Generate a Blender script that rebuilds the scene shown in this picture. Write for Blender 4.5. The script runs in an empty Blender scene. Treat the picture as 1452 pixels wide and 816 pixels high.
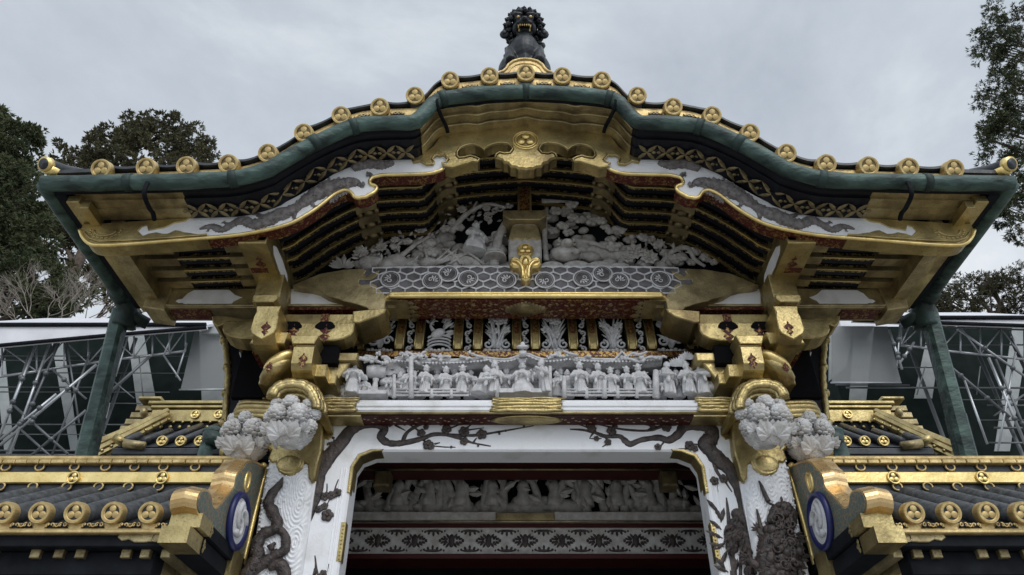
import bpy, bmesh, math, random
from math import sin, cos, pi, radians
from mathutils import Vector, Matrix, noise

# ------------------------------------------------------------------ camera, light, exposure
scn = bpy.context.scene
COL = scn.collection
F = 1049.0; W0, H0 = 1452.0, 816.0
PITCH = radians(36.5); CAMZ = 1.6; GX = 0.085
cam_d = bpy.data.cameras.new('camera'); cam = bpy.data.objects.new('camera', cam_d); COL.objects.link(cam)
cam.location = (0, 0, CAMZ); cam.rotation_euler = (pi/2 + PITCH, 0, 0)
cam_d.sensor_width = 36; cam_d.lens = 36*F/W0; cam_d.clip_end = 3000; cam_d.clip_start = .05
scn.camera = cam
scn.view_settings.view_transform = 'Standard'; scn.view_settings.look = 'None'
scn.view_settings.gamma = 1; scn.view_settings.exposure = 0.0; scn.view_settings.use_curve_mapping = False
SUN_EL, SUN_ROT = radians(44), radians(158)
w = bpy.data.worlds.new('World'); scn.world = w; w.use_nodes = True
nt = w.node_tree; N = nt.nodes; N.clear()
out = N.new('ShaderNodeOutputWorld'); bg = N.new('ShaderNodeBackground'); sky = N.new('ShaderNodeTexSky')
sky.sky_type = 'NISHITA'; sky.sun_disc = False; sky.sun_elevation = SUN_EL; sky.sun_rotation = SUN_ROT
tc = N.new('ShaderNodeTexCoord'); mp = N.new('ShaderNodeMapping'); mp.inputs['Scale'].default_value = (1, 1, 1.7)
n1 = N.new('ShaderNodeTexNoise'); n1.inputs['Scale'].default_value = 2.0; n1.inputs['Detail'].default_value = 7; n1.inputs['Roughness'].default_value = .58
n1.inputs['Distortion'].default_value = .35
cr = N.new('ShaderNodeValToRGB')
cr.color_ramp.elements[0].position = .30; cr.color_ramp.elements[0].color = (4.7, 5.3, 6.1, 1)
cr.color_ramp.elements[1].position = .72; cr.color_ramp.elements[1].color = (9.8, 10.2, 10.6, 1)
e = cr.color_ramp.elements.new(.5); e.color = (6.5, 7.1, 7.8, 1)
mx = N.new('ShaderNodeMix'); mx.data_type = 'RGBA'; mx.inputs['Factor'].default_value = .9
nt.links.new(tc.outputs['Generated'], mp.inputs['Vector']); nt.links.new(mp.outputs['Vector'], n1.inputs['Vector'])
nt.links.new(n1.outputs['Fac'], cr.inputs['Fac']); nt.links.new(sky.outputs['Color'], mx.inputs['A'])
nt.links.new(cr.outputs['Color'], mx.inputs['B']); # cloud deck brightened round the veiled sun behind the camera, added as front light
nt.links.new(mx.outputs['Result'], bg.inputs['Color'])
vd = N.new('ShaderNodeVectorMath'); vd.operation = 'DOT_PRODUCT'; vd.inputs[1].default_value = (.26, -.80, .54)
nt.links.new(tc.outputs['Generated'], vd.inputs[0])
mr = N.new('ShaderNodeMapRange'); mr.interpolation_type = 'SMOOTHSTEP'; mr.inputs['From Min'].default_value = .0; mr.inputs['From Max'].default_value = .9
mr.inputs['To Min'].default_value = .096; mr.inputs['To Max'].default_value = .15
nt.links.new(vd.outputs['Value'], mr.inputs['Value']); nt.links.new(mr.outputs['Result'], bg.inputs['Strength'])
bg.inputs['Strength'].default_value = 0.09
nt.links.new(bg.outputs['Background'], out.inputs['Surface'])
sd = bpy.data.lights.new('sun', 'SUN'); so = bpy.data.objects.new('sun', sd); COL.objects.link(so)
sd.energy = 1.15; sd.angle = radians(35); sd.color = (1, .96, .9)
# light comes from behind the camera, a little to the right, high up
az = radians(20)
d = Vector((-sin(az)*cos(SUN_EL), cos(az)*cos(SUN_EL), -sin(SUN_EL)))
so.rotation_euler = d.to_track_quat('-Z', 'Y').to_euler()
scn.cycles.max_bounces = 6

# ------------------------------------------------------------------ helpers
def ray(px, py):
    x = (px-W0/2)/F; t = (py-H0/2)/F
    return x, cos(PITCH)+sin(PITCH)*t, sin(PITCH)-cos(PITCH)*t
def P(px, py, Y):
    a, b, c = ray(px, py); s = Y/b
    return Vector((a*s, Y, CAMZ+c*s))
def mir(p): return Vector((2*GX-p[0], p[1], p[2]))
def rs(seed): return random.Random(seed)
def smooth(pts, k=6):
    pts = [Vector(p) for p in pts]; o = []
    for i in range(len(pts)-1):
        a = pts[max(i-1, 0)]; b = pts[i]; c = pts[i+1]; e = pts[min(i+2, len(pts)-1)]
        for j in range(k):
            t = j/k
            o.append(.5*((2*b)+(c-a)*t+(2*a-5*b+4*c-e)*t*t+(3*b-a-3*c+e)*t**3))
    o.append(pts[-1]); return o
def lerp(a, b, t): return a+(b-a)*t
def interp(xs, ys, x):
    if x <= xs[0]: return ys[0]
    for i in range(len(xs)-1):
        if x <= xs[i+1]: return lerp(ys[i], ys[i+1], (x-xs[i])/(xs[i+1]-xs[i]+1e-9))
    return ys[-1]

class MB:
    def __init__(s): s.v = []; s.f = []; s.m = []; s.s = []; s.mi = 0; s.sm = True
    def add(s, vs, fs, sm=None, M=None):
        b = len(s.v)
        s.v += [tuple(M @ Vector(p)) if M else tuple(p) for p in vs]
        for f in fs:
            s.f.append(tuple(i+b for i in f)); s.m.append(s.mi); s.s.append(s.sm if sm is None else sm)
    def box(s, c, sz, M=None):
        x, y, z = sz[0]/2, sz[1]/2, sz[2]/2
        vs = [Vector((sx*x, sy*y, sz_*z)) for sx in (-1, 1) for sy in (-1, 1) for sz_ in (-1, 1)]
        T = Matrix.Translation(Vector(c)) @ (M if M else Matrix())
        s.add(vs, [(0, 1, 3, 2), (4, 6, 7, 5), (0, 4, 5, 1), (2, 3, 7, 6), (0, 2, 6, 4), (1, 5, 7, 3)], False, T)
    def bb(s, x0, x1, y0, y1, z0, z1, b=.006):
        # box with softened edges
        if x1 < x0: x0, x1 = x1, x0
        b = min(b, (x1-x0)*.3, (z1-z0)*.3)
        s.prism([(x0, z0), (x1, z0), (x1, z1), (x0, z1)], y0, y1, b)
    def prism(s, pts, y0, y1, bev=0, mside=None, mback=None):
        pts = [Vector((p[0], p[-1])) for p in pts]
        A = sum(pts[i].x*pts[(i+1) % len(pts)].y-pts[(i+1) % len(pts)].x*pts[i].y for i in range(len(pts)))
        if A < 0: pts.reverse()
        n = len(pts); rings = []
        if bev:
            ins = []
            for i in range(n):
                a = (pts[i]-pts[i-1]); c = (pts[(i+1) % n]-pts[i])
                if a.length < 1e-7: a = c.copy()
                if c.length < 1e-7: c = a.copy()
                a.normalize(); c.normalize()
                na = Vector((-a.y, a.x)); nc = Vector((-c.y, c.x)); m = na+nc
                if m.length < .3: m = na
                m.normalize(); k = bev/max(.5, m.dot(na)); ins.append(pts[i]+m*k)
            rings = [(ins, y0), (pts, y0+bev), (pts, y1)]
        else: rings = [(pts, y0), (pts, y1)]
        vs = [(q.x, y, q.y) for r, y in rings for q in r]; m0 = s.mi
        s.add(vs, [tuple(range(n))], False)
        b = len(s.v)-len(vs)
        for r in range(len(rings)-1):
            if mside is not None and r == len(rings)-2: s.mi = mside
            for i in range(n):
                j = (i+1) % n
                s.f.append((b+r*n+i, b+(r+1)*n+i, b+(r+1)*n+j, b+r*n+j)); s.m.append(s.mi); s.s.append(False)
        if mback is not None: s.mi = mback
        k = b+(len(rings)-1)*n
        s.f.append(tuple(k+i for i in reversed(range(n)))); s.m.append(s.mi); s.s.append(False)
        s.mi = m0
    def tube(s, path, rad, n=8, flat=1.0, cap=True, sm=True, M=None):
        path = [Vector(p) for p in path]; L = len(path)
        if not hasattr(rad, '__len__'): rad = [rad]*L
        if len(rad) != L: rad = [interp([i/(len(rad)-1) for i in range(len(rad))], rad, j/(L-1)) for j in range(L)]
        vs = []; up = None
        for i in range(L):
            t = path[min(i+1, L-1)]-path[max(i-1, 0)]
            if t.length < 1e-9: t = Vector((0, 0, 1))
            t.normalize()
            if up is None:
                up = Vector((0, -1, 0)) if abs(t.y) < .9 else Vector((0, 0, 1))
            a = up-t*up.dot(t)
            if a.length < 1e-6: a = t.orthogonal()
            a.normalize(); up = a; b = t.cross(a)
            for k in range(n):
                an = 2*pi*k/n
                q = a*cos(an)*rad[i]+b*sin(an)*rad[i]; q.y *= flat
                vs.append(path[i]+q)
        fs = [(i*n+k, i*n+(k+1) % n, (i+1)*n+(k+1) % n, (i+1)*n+k) for i in range(L-1) for k in range(n)]
        if cap: fs += [tuple(reversed(range(n))), tuple((L-1)*n+k for k in range(n))]
        s.add(vs, fs, sm, M)
    def ell(s, c, r, M=None, nu=8, nv=6):
        if not hasattr(r, '__len__'): r = (r, r, r)
        vs = [Vector((0, 0, r[2]))]; fs = []
        for i in range(1, nv):
            th = pi*i/nv
            for k in range(nu):
                ph = 2*pi*k/nu; vs.append(Vector((r[0]*sin(th)*cos(ph), r[1]*sin(th)*sin(ph), r[2]*cos(th))))
        vs.append(Vector((0, 0, -r[2])))
        for k in range(nu):
            fs.append((0, 1+k, 1+(k+1) % nu)); fs.append((len(vs)-1, 1+(nv-2)*nu+(k+1) % nu, 1+(nv-2)*nu+k))
        for i in range(nv-2):
            for k in range(nu):
                a = 1+i*nu+k; b = 1+i*nu+(k+1) % nu; fs.append((a, a+nu, b+nu, b))
        s.add(vs, fs, True, Matrix.Translation(Vector(c)) @ (M if M else Matrix()))
    def lathe(s, prof, M=None, n=20, sm=False):     # prof (r, h) along local z
        vs = []; fs = []; L = len(prof)
        for r, h in prof:
            for k in range(n): vs.append((r*cos(2*pi*k/n), r*sin(2*pi*k/n), h))
        for i in range(L-1):
            for k in range(n): fs.append((i*n+k, i*n+(k+1) % n, (i+1)*n+(k+1) % n, (i+1)*n+k))
        fs += [tuple(reversed(range(n))), tuple((L-1)*n+k for k in range(n))]
        s.add(vs, fs, sm, M)
    def leaf(s, b, d, nr, L, Wd, Hh=None, bend=0):
        # lens-shaped solid leaf from base b along d; nr = outward normal
        b = Vector(b); d = Vector(d).normalized(); nr = Vector(nr); nr = (nr-d*nr.dot(d)).normalized(); sd_ = d.cross(nr)
        Hh = Wd*.35 if Hh is None else Hh
        def q(t, sx, h): return b+d*(L*t)+sd_*(Wd/2*sx)+nr*(h+bend*t*t*L)
        vs = [q(0, 0, 0), q(.3, -.8, 0), q(.3, .8, 0), q(.3, 0, Hh), q(.65, -1, 0), q(.65, 1, 0), q(.65, 0, Hh), q(1, 0, 0), q(.3, 0, -Hh*.5), q(.65, 0, -Hh*.5)]
        s.add(vs, [(0, 3, 1), (0, 2, 3), (1, 3, 6, 4), (3, 2, 5, 6), (4, 6, 7), (6, 5, 7), (0, 1, 8), (0, 8, 2), (1, 4, 9, 8), (8, 9, 5, 2), (4, 7, 9), (9, 7, 5)], False)
    def scroll(s, c, r, turns, rad, sgn=1, a0=0, n=6, k=18):
        pts = []; rr = []
        for i in range(k+1):
            t = i/k; a = a0+sgn*turns*2*pi*t; q = r*(1-t*.85)
            pts.append(Vector(c)+Vector((q*cos(a), -.4*rad*t*3, q*sin(a)))); rr.append(rad*(1-.35*t))
        s.tube(pts, rr, n)
    def sweep(s, pts, sec, closed_sec=True, cap=True):
        # pts (x,z) along X; sec [(y, dz)] fixed cross-section carried along the curve
        n = len(sec); vs = []; fs = []
        for p in pts:
            for y, dz in sec: vs.append((p[0], y, p[-1]+dz))
        m = n if closed_sec else n-1
        for i in range(len(pts)-1):
            for k in range(m):
                a = i*n+k; b = i*n+(k+1) % n; fs.append((a, b, b+n, a+n))
        if cap and closed_sec:
            fs += [tuple(reversed(range(n))), tuple((len(pts)-1)*n+k for k in range(n))]
        s.add(vs, fs, False)
    def mirror(s):
        n = len(s.v); s.v += [(2*GX-a, b, c) for a, b, c in s.v]
        for i in range(len(s.f)):
            s.f.append(tuple(j+n for j in reversed(s.f[i]))); s.m.append(s.m[i]); s.s.append(s.s[i])
    def mirrored(s):
        o = MB(); o.v = [(2*GX-a, b, c) for a, b, c in s.v]; o.f = [tuple(reversed(f)) for f in s.f]; o.m = list(s.m); o.s = list(s.s); return o
    def mesh(s, name, mats):
        me = bpy.data.meshes.new(name); me.from_pydata(s.v, [], s.f)
        for m in (mats if isinstance(mats, (list, tuple)) else [mats]): me.materials.append(m)
        me.polygons.foreach_set('material_index', s.m); me.polygons.foreach_set('use_smooth', s.s)
        me.validate(); me.update(); return me

def recalc(me):
    bm = bmesh.new(); bm.from_mesh(me); bmesh.ops.recalc_face_normals(bm, faces=bm.faces); bm.to_mesh(me); bm.free()
def place(name, me, parent=None, loc=(0, 0, 0), label=None):
    o = bpy.data.objects.new(name, me); COL.objects.link(o); o.location = loc
    if parent is not None:
        o.parent = parent
        if parent.type == 'EMPTY': o.matrix_parent_inverse = Matrix.Translation(-parent.location)
    if label: o['label'] = label
    return o
def part(name, mb, mats, parent=None, label=None, fix=True):
    me = mb.mesh(name, mats)
    if fix: recalc(me)
    return place(name, me, parent, label=label)
def tag(o, label, cat, group=None, kind=None):
    if label: o['label'] = label
    if cat: o['category'] = cat
    if group: o['group'] = group
    if kind: o['kind'] = kind
    return o
def thing(name, loc, label, cat, group=None):
    o = bpy.data.objects.new(name, None); COL.objects.link(o); o.location = loc; o.empty_display_size = .2
    return tag(o, label, cat, group)
def remesh(mb, name, voxel, mats, smooth_it=2):
    me = mb.mesh(name+'_raw', mats); o = bpy.data.objects.new('tmp', me); COL.objects.link(o)
    m = o.modifiers.new('r', 'REMESH'); m.mode = 'VOXEL'; m.voxel_size = voxel; m.use_smooth_shade = True
    if smooth_it:
        q = o.modifiers.new('s', 'SMOOTH'); q.iterations = smooth_it; q.factor = .5
    dg = bpy.context.evaluated_depsgraph_get(); ne = bpy.data.meshes.new_from_object(o.evaluated_get(dg)); ne.name = name
    bpy.data.objects.remove(o); bpy.data.meshes.remove(me)
    return ne
def part2(name, mb, mats, parent):      # left and right copies of one part
    a = part(name, mb, mats, parent); b = part(name, mb.mirrored(), mats, parent); return a, b

# ------------------------------------------------------------------ materials
def mat(name, col, rough=.5, metal=0.0, var=.2, vs=8, bump=0.0, bs=40, col2=None, spec=.5, thr=None, metal2=None, dist=0, stretch=(1, 1, 1), vor=False, wear=None):
    m = bpy.data.materials.new(name); m.use_nodes = True; t = m.node_tree; n = t.nodes; b = n['Principled BSDF']
    b.inputs['Roughness'].default_value = rough; b.inputs['Metallic'].default_value = metal
    b.inputs['Specular IOR Level'].default_value = spec
    c = n.new('ShaderNodeTexCoord'); mpn = n.new('ShaderNodeMapping'); mpn.inputs['Scale'].default_value = stretch
    t.links.new(c.outputs['Object'], mpn.inputs['Vector'])
    if vor:
        z = n.new('ShaderNodeTexVoronoi'); z.feature = 'DISTANCE_TO_EDGE'; z.inputs['Scale'].default_value = vs; fo = z.outputs['Distance']
    else:
        z = n.new('ShaderNodeTexNoise'); z.inputs['Scale'].default_value = vs; z.inputs['Detail'].default_value = 5; z.inputs['Distortion'].default_value = dist; fo = z.outputs['Fac']
    t.links.new(mpn.outputs['Vector'], z.inputs['Vector'])
    r = n.new('ShaderNodeValToRGB')
    c2 = col2 if col2 else [min(1, x*(1+var)) for x in col]; c1 = col if col2 else [x*(1-var) for x in col]
    r.color_ramp.elements[0].color = (*c1, 1); r.color_ramp.elements[1].color = (*c2, 1)
    lo, hi = thr if thr else (.32, .68)
    r.color_ramp.elements[0].position = lo; r.color_ramp.elements[1].position = hi
    t.links.new(fo, r.inputs['Fac']); cout = r.outputs['Color']
    if wear:        # tarnish: brown blotches and fine chased lines that belong to the metal itself
        for sc_, lo_, hi_, amt, wc, ds in ((3.5, .50, .72, wear, (.12, .085, .045), .6), (70, .56, .66, wear*.55, (.16, .115, .055), 1.6)):
            zn = n.new('ShaderNodeTexNoise'); zn.inputs['Scale'].default_value = sc_; zn.inputs['Detail'].default_value = 6; zn.inputs['Distortion'].default_value = ds
            t.links.new(mpn.outputs['Vector'], zn.inputs['Vector'])
            mr_ = n.new('ShaderNodeMapRange'); mr_.inputs['From Min'].default_value = lo_; mr_.inputs['From Max'].default_value = hi_; mr_.inputs['To Max'].default_value = amt
            t.links.new(zn.outputs['Fac'], mr_.inputs['Value'])
            mm = n.new('ShaderNodeMix'); mm.data_type = 'RGBA'; mm.inputs['B'].default_value = (*wc, 1)
            t.links.new(mr_.outputs['Result'], mm.inputs['Factor']); t.links.new(cout, mm.inputs['A']); cout = mm.outputs['Result']
        rr_ = n.new('ShaderNodeMapRange'); rr_.inputs['From Min'].default_value = .35; rr_.inputs['From Max'].default_value = .7; rr_.inputs['To Min'].default_value = rough-.10; rr_.inputs['To Max'].default_value = rough+.14
        t.links.new(zn.outputs['Fac'], rr_.inputs['Value']); t.links.new(rr_.outputs['Result'], b.inputs['Roughness'])
    t.links.new(cout, b.inputs['Base Color'])
    if metal2 is not None:
        mr = n.new('ShaderNodeMapRange'); mr.inputs['From Min'].default_value = lo; mr.inputs['From Max'].default_value = hi
        mr.inputs['To Min'].default_value = metal; mr.inputs['To Max'].default_value = metal2
        t.links.new(fo, mr.inputs['Value']); t.links.new(mr.outputs['Result'], b.inputs['Metallic'])
    if bump:
        z2 = n.new('ShaderNodeTexNoise'); z2.inputs['Scale'].default_value = bs; z2.inputs['Detail'].default_value = 6
        t.links.new(mpn.outputs['Vector'], z2.inputs['Vector'])
        bp = n.new('ShaderNodeBump'); bp.inputs['Strength'].default_value = bump; bp.inputs['Distance'].default_value = .01
        t.links.new(z2.outputs['Fac'], bp.inputs['Height']); t.links.new(bp.outputs['Normal'], b.inputs['Normal'])
    return m
GOLDC = (.60, .43, .155)
M = {}
M['gold'] = mat('gold_leaf', (.36, .285, .125), .43, .92, vs=9, bump=.28, bs=55, col2=(.60, .485, .235), wear=.8)
M['goldb'] = mat('bright_gold_leaf', (.76, .57, .22), .38, .9, vs=14, bump=.25, bs=40, col2=(.97, .76, .34), wear=.3)
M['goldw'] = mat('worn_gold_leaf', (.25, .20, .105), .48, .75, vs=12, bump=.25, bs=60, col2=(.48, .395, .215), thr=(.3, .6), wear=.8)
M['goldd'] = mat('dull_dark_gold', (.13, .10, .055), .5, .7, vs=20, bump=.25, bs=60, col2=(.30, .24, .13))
M['void'] = mat('recess_shade_black', (.004, .004, .005), .9, vs=12, spec=.1)  # near-black that paints the shade of the bracket recesses
M['golds'] = mat('weathered_gold_tile', (.48, .35, .15), .5, .7, vs=22, bump=.25, bs=60, col2=(.74, .57, .28), wear=.4)
M['goldc'] = mat('coppery_gilding', (.70, .47, .21), .36, .9, vs=10, bump=.2, bs=40, col2=(.92, .68, .36), wear=.3)
M['white'] = mat('shell_white_paint', (.60, .595, .58), .66, var=.06, vs=6, bump=.22, bs=110, col2=(.80, .81, .84), thr=(.24, .46))
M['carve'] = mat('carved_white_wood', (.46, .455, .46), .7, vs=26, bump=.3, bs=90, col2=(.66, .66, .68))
M['carved'] = mat('aged_shaded_white_wood', (.36, .335, .31), .75, vs=24, bump=.3, bs=90, col2=(.56, .55, .54))  # darker copy of the carved white, gable shade put into its colour
M['peony'] = mat('carved_peony_wood', (.42, .40, .38), .72, vs=16, bump=.25, bs=90, col2=(.68, .68, .69))
M['ebony'] = mat('dark_inlay_wood', (.018, .014, .014), .5, vs=30, bump=.7, bs=70, col2=(.075, .056, .05))
M['ebonyg'] = mat('grey_brown_carving', (.10, .09, .088), .6, vs=40, bump=.8, bs=70, col2=(.22, .20, .20))
M['black'] = mat('black_lacquer', (.005, .006, .010), .4, vs=12, col2=(.011, .012, .018), bump=.05, bs=30, spec=.22)
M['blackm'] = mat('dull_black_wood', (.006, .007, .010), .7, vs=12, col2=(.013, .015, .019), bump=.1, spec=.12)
M['red'] = mat('red_lacquer_gold_arabesque', (.070, .010, .010), .42, 0, vs=46, col2=(.30, .19, .07), thr=(.53, .60), metal2=.7, dist=1.2, spec=.3)
M['redp'] = mat('red_lacquer', (.042, .008, .008), .5, vs=10, col2=(.060, .012, .011), spec=.2)
M['redg'] = mat('orange_gold_arabesque', (.075, .014, .009), .4, .2, vs=60, col2=(.42, .27, .09), thr=(.46, .56), metal2=.85, dist=1.0)
M['blackg'] = mat('black_lacquer_gold_arabesque', (.010, .009, .010), .4, 0, vs=48, col2=(.50, .37, .15), thr=(.52, .58), metal2=.7, dist=1.0)
M['patina'] = mat('green_copper_patina', (.012, .028, .026), .5, .1, vs=7, bump=.8, bs=26, col2=(.085, .150, .130), thr=(.36, .70), stretch=(.8, 1.6, 1.6), dist=.5)
M['patd'] = mat('dark_copper_patina', (.008, .018, .017), .6, .1, vs=8, bump=.3, bs=40, col2=(.028, .06, .054))
M['tile'] = mat('black_copper_tile', (.016, .019, .023), .42, .15, vs=16, bump=.15, bs=50, col2=(.045, .05, .058))
M['tilel'] = mat('grey_copper_tile', (.040, .045, .050), .72, .05, vs=30, bump=.3, bs=80, col2=(.11, .117, .125))
M['bronze'] = mat('dark_bronze', (.006, .008, .010), .42, .3, vs=14, bump=.3, bs=40, col2=(.022, .026, .032))
M['cloi'] = mat('teal_cloisonne_net', (.36, .24, .14), .5, .4, vs=34, col2=(.11, .155, .14), thr=(.03, .075), vor=True, metal2=0)
M['blue'] = mat('blue_enamel', (.012, .016, .10), .4, var=.2)
M['steel'] = mat('galvanised_tube', (.30, .31, .33), .42, .8, vs=3, col2=(.50, .52, .54))
M['steeld'] = mat('dull_steel_tube', (.09, .095, .10), .5, .6, vs=3, col2=(.17, .18, .19))
M['canopy'] = mat('white_canopy_sheet', (.62, .62, .66), .5, vs=3, col2=(.74, .74, .78))
M['sheet'] = mat('white_cover_sheet', (.26, .285, .285), .7, vs=4, col2=(.36, .38, .38))
M['dsheet'] = mat('dark_green_cover_sheet', (.006, .011, .010), .8, vs=4, col2=(.013, .02, .018), spec=.08)
M['bark'] = mat('cedar_bark', (.06, .042, .032), .85, vs=8, bump=.6, bs=30, col2=(.13, .10, .08))
M['twig'] = mat('pale_bare_twigs', (.20, .17, .145), .8, vs=8, col2=(.34, .30, .26))
M['fol'] = mat('cedar_foliage', (.042, .054, .026), .75, vs=.9, col2=(.095, .110, .054), spec=.2)
M['fol2'] = mat('brown_green_cedar_foliage', (.050, .050, .026), .75, vs=1.1, col2=(.110, .104, .056), spec=.2)
M['stone'] = mat('pale_gravel', (.28, .27, .25), .9, vs=.7, bump=.5, bs=30, col2=(.43, .42, .39))
M['inlay'] = mat('dark_medallion_inlay', (.03, .027, .03), .6, vs=30, col2=(.10, .09, .095))
M['hexd'] = mat('grey_hex_inlay', (.06, .055, .06), .6, vs=18, col2=(.15, .14, .15))
# fine netting
nm = bpy.data.materials.new('grey_safety_net'); nm.use_nodes = True; t = nm.node_tree; b = t.nodes['Principled BSDF']
b.inputs['Base Color'].default_value = (.22, .23, .235, 1); b.inputs['Alpha'].default_value = .62; b.inputs['Roughness'].default_value = .8
M['net'] = nm

# ------------------------------------------------------------------ ground
g = MB(); g.add([(-900, -900, 0), (900, -900, 0), (900, 900, 0), (-900, 900, 0)], [(0, 1, 2, 3)])
tag(part('ground', g, M['stone'], fix=False), None, None, kind='structure')

# ================================================================== THE GATE
gate = thing('temple_gate', (GX, 3.9, 0), 'ornate gilded shrine gate with curved gable roof, white carvings and green copper gutter', 'gate')
YG = 2.9
GPX = [(62, 261), (130, 260), (200, 259), (270, 257), (331, 254), (380, 241), (397, 231), (446, 203), (498, 181), (530, 176), (562, 174.5), (585, 174), (594, 169), (603, 160), (614, 147), (628, 140), (666, 135), (705, 132), (747, 130)]
left = [P(x, y, YG) for x, y in GPX]; left[-1].x = GX
half = smooth([(p.x, p.z) for p in left], 5)
half = [(p[0], p[1]) for p in half]
GP = half + [(2*GX-x, z) for x, z in reversed(half[:-1])]
gxs = [p[0] for p in GP]; gzs = [p[1] for p in GP]
def G(x): return interp(gxs, gzs, x)
XL = GP[0][0]; XR = GP[-1][0]
def curve(x0, x1, n=60): return [(lerp(x0, x1, i/n), G(lerp(x0, x1, i/n))) for i in range(n+1)]

# roof body: tiled top, black ceiling below
YB = 5.3
YE_ = 4.06
m = MB(); ln = curve(XL+.03, XR-.03, 150); li = curve(GX-1.78, GX+1.78, 90)
m.sweep(ln, [(2.95, .075), (YE_, .075), (YE_, .03), (2.95, .03)])
m.sweep(li, [(YE_-.01, .074), (YB, .074), (YB, .029), (YE_-.01, .029)])
roof = part('roof', m, M['tile'], gate)
m = MB(); m.sweep(curve(XL+.1, XR-.1, 150), [(3.1, .025), (YE_-.05, .025), (YE_-.05, -.02), (3.1, -.02)])
m.sweep(li, [(YE_-.06, .024), (YB-.1, .024), (YB-.1, -.021), (YE_-.06, -.021)])
part('ceiling', m, M['black'], gate)
# gold eave strip with black slots
m = MB(); vs = []; 
def strip_h(x): return interp([0, .95, 1.25, 1.6, 2.7], [.150, .142, .130, .105, .075], abs(x-GX))
for i, p in enumerate(ln):
    h = strip_h(p[0])
    vs += [(p[0], 2.915, p[1]), (p[0], 2.915, p[1]+h), (p[0], 2.96, p[1]+h+.004), (p[0], 2.96, p[1])]
fs = [(i*4+k, i*4+(k+1) % 4, i*4+4+(k+1) % 4, i*4+4+k) for i in range(len(ln)-1) for k in range(4)]
m.add(vs, fs, False)
eave = part('eave_board', m, M['golds'], gate)
# tile edge line, sagging between the round tiles
CAPPX = [(142, 239), (206, 237), (263, 235), (323, 232), (379, 217), (430, 188), (483, 163), (538, 151), (588, 135), (638, 113), (694, 107)]
YC = 2.86
caps = [P(x, y, YC) for x, y in CAPPX]; cc = P(746, 103, YC); cc.x = GX
capall = caps+[cc]+[mir(p) for p in reversed(caps)]
m = MB()
for i in range(len(capall)-1):
    a, b = capall[i], capall[i+1]; pts = []
    for k in range(13):
        t = k/12; x = lerp(a.x, b.x, t); zz = G(x)+strip_h(x)
        pts.append((x, zz+.012+.03*(2*t-1)**2))
    m.sweep(pts, [(2.89, .014), (3.2, .014), (3.2, -.003), (2.89, -.003)])
m.sweep([(XL+.02, G(XL)+.075), (capall[0].x, G(capall[0].x)+.085)], [(2.89, .02), (3.2, .02), (3.2, -.006), (2.89, -.006)])
m.sweep([(capall[-1].x, G(XR)+.085), (XR-.02, G(XR)+.075)], [(2.89, .02), (3.2, .02), (3.2, -.006), (2.89, -.006)])
part('tile_edge', m, M['tile'], gate)
# slots with filigree
r_ = rs(3)
for i in range(6, len(capall)-7):
    m = MB()
    a, b = capall[i], capall[i+1]; L = (b.x-a.x)
    x0, x1 = a.x+L*.30, a.x+L*.70
    lo = [(lerp(x0, x1, k/8), G(lerp(x0, x1, k/8))+.080) for k in range(9)]
    hi = [(x, z+.030*min(1, 3*min(k, 8-k)/8+.35)) for k, (x, z) in enumerate(lo)]
    m.mi = 0; m.prism(lo+list(reversed(hi)), 2.911, 2.93)
    m.mi = 1
    zz = [Vector((x, 2.909, z+(.008 if k % 2 else .019))) for k, (x, z) in enumerate(lo)]
    m.tube(zz, .0055, 5)
    part('eave_slot', m, [M['black'], M['golds']], eave)
# round tile ends with three-leaf crest
Rc = .055
def cap_meshes(r, name, gm, rim=.2, dep=.055, dm=None):
    dm = dm or M['goldd']
    mb = MB(); ri = r*(1-rim)
    mb.lathe([(r*.96, dep), (r, dep*.9), (r, .006), (r*.95, 0), (ri, 0), (ri*.97, .010)], n=26)
    c = MB()
    for k in range(3):
        a = -pi/2+2*pi*k/3
        ctr = Vector((cos(a), sin(a), 0))*ri*.50; ctr.z = .0075
        q = Matrix.Rotation(a, 4, 'Z')
        c.ell(ctr, (ri*.49, ri*.45, .0052), q, 12, 6)
    c.tube([(ri*.98*cos(2*pi*k/24), ri*.98*sin(2*pi*k/24), .006) for k in range(25)], .0045, 5, cap=False)
    mb.mi = 1; mb.lathe([(ri*.985, .0088), (ri*.985, .0096)], n=26)
    if name == 'crest_boss': mb.mi = 0; k0 = len(mb.v); mb.add(c.v, c.f, True)
    a = mb.mesh(name, [gm, dm]); recalc(a); b = c.mesh('crest', gm); recalc(b); return a, b
capme, crestme = cap_meshes(Rc, 'tile_cap', M['golds'])
TILT = Matrix.Rotation(radians(-62), 4, 'X')     # face toward the yard and a little down
rowm = MB()
for i, p in enumerate(capall):
    o = place('tile_cap', capme, gate, p); o.rotation_euler = TILT.to_euler()
    k = place('crest', crestme, o)
    tm = MB(); b0 = Vector((p.x, p.y+.05, p.z+.015))
    zr = G(p.x)+.1
    tm.tube([Vector((p.x, p.y+.03, p.z+.012)), Vector((p.x, p.y+.16, max(p.z, zr+.03))), Vector((p.x, 3.4, zr+.05)), Vector((p.x, YB if abs(p.x-GX) < 1.76 else YE_, zr+.03))], .052, 12)
    part('tile_row', tm, M['tile'], gate)
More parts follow.
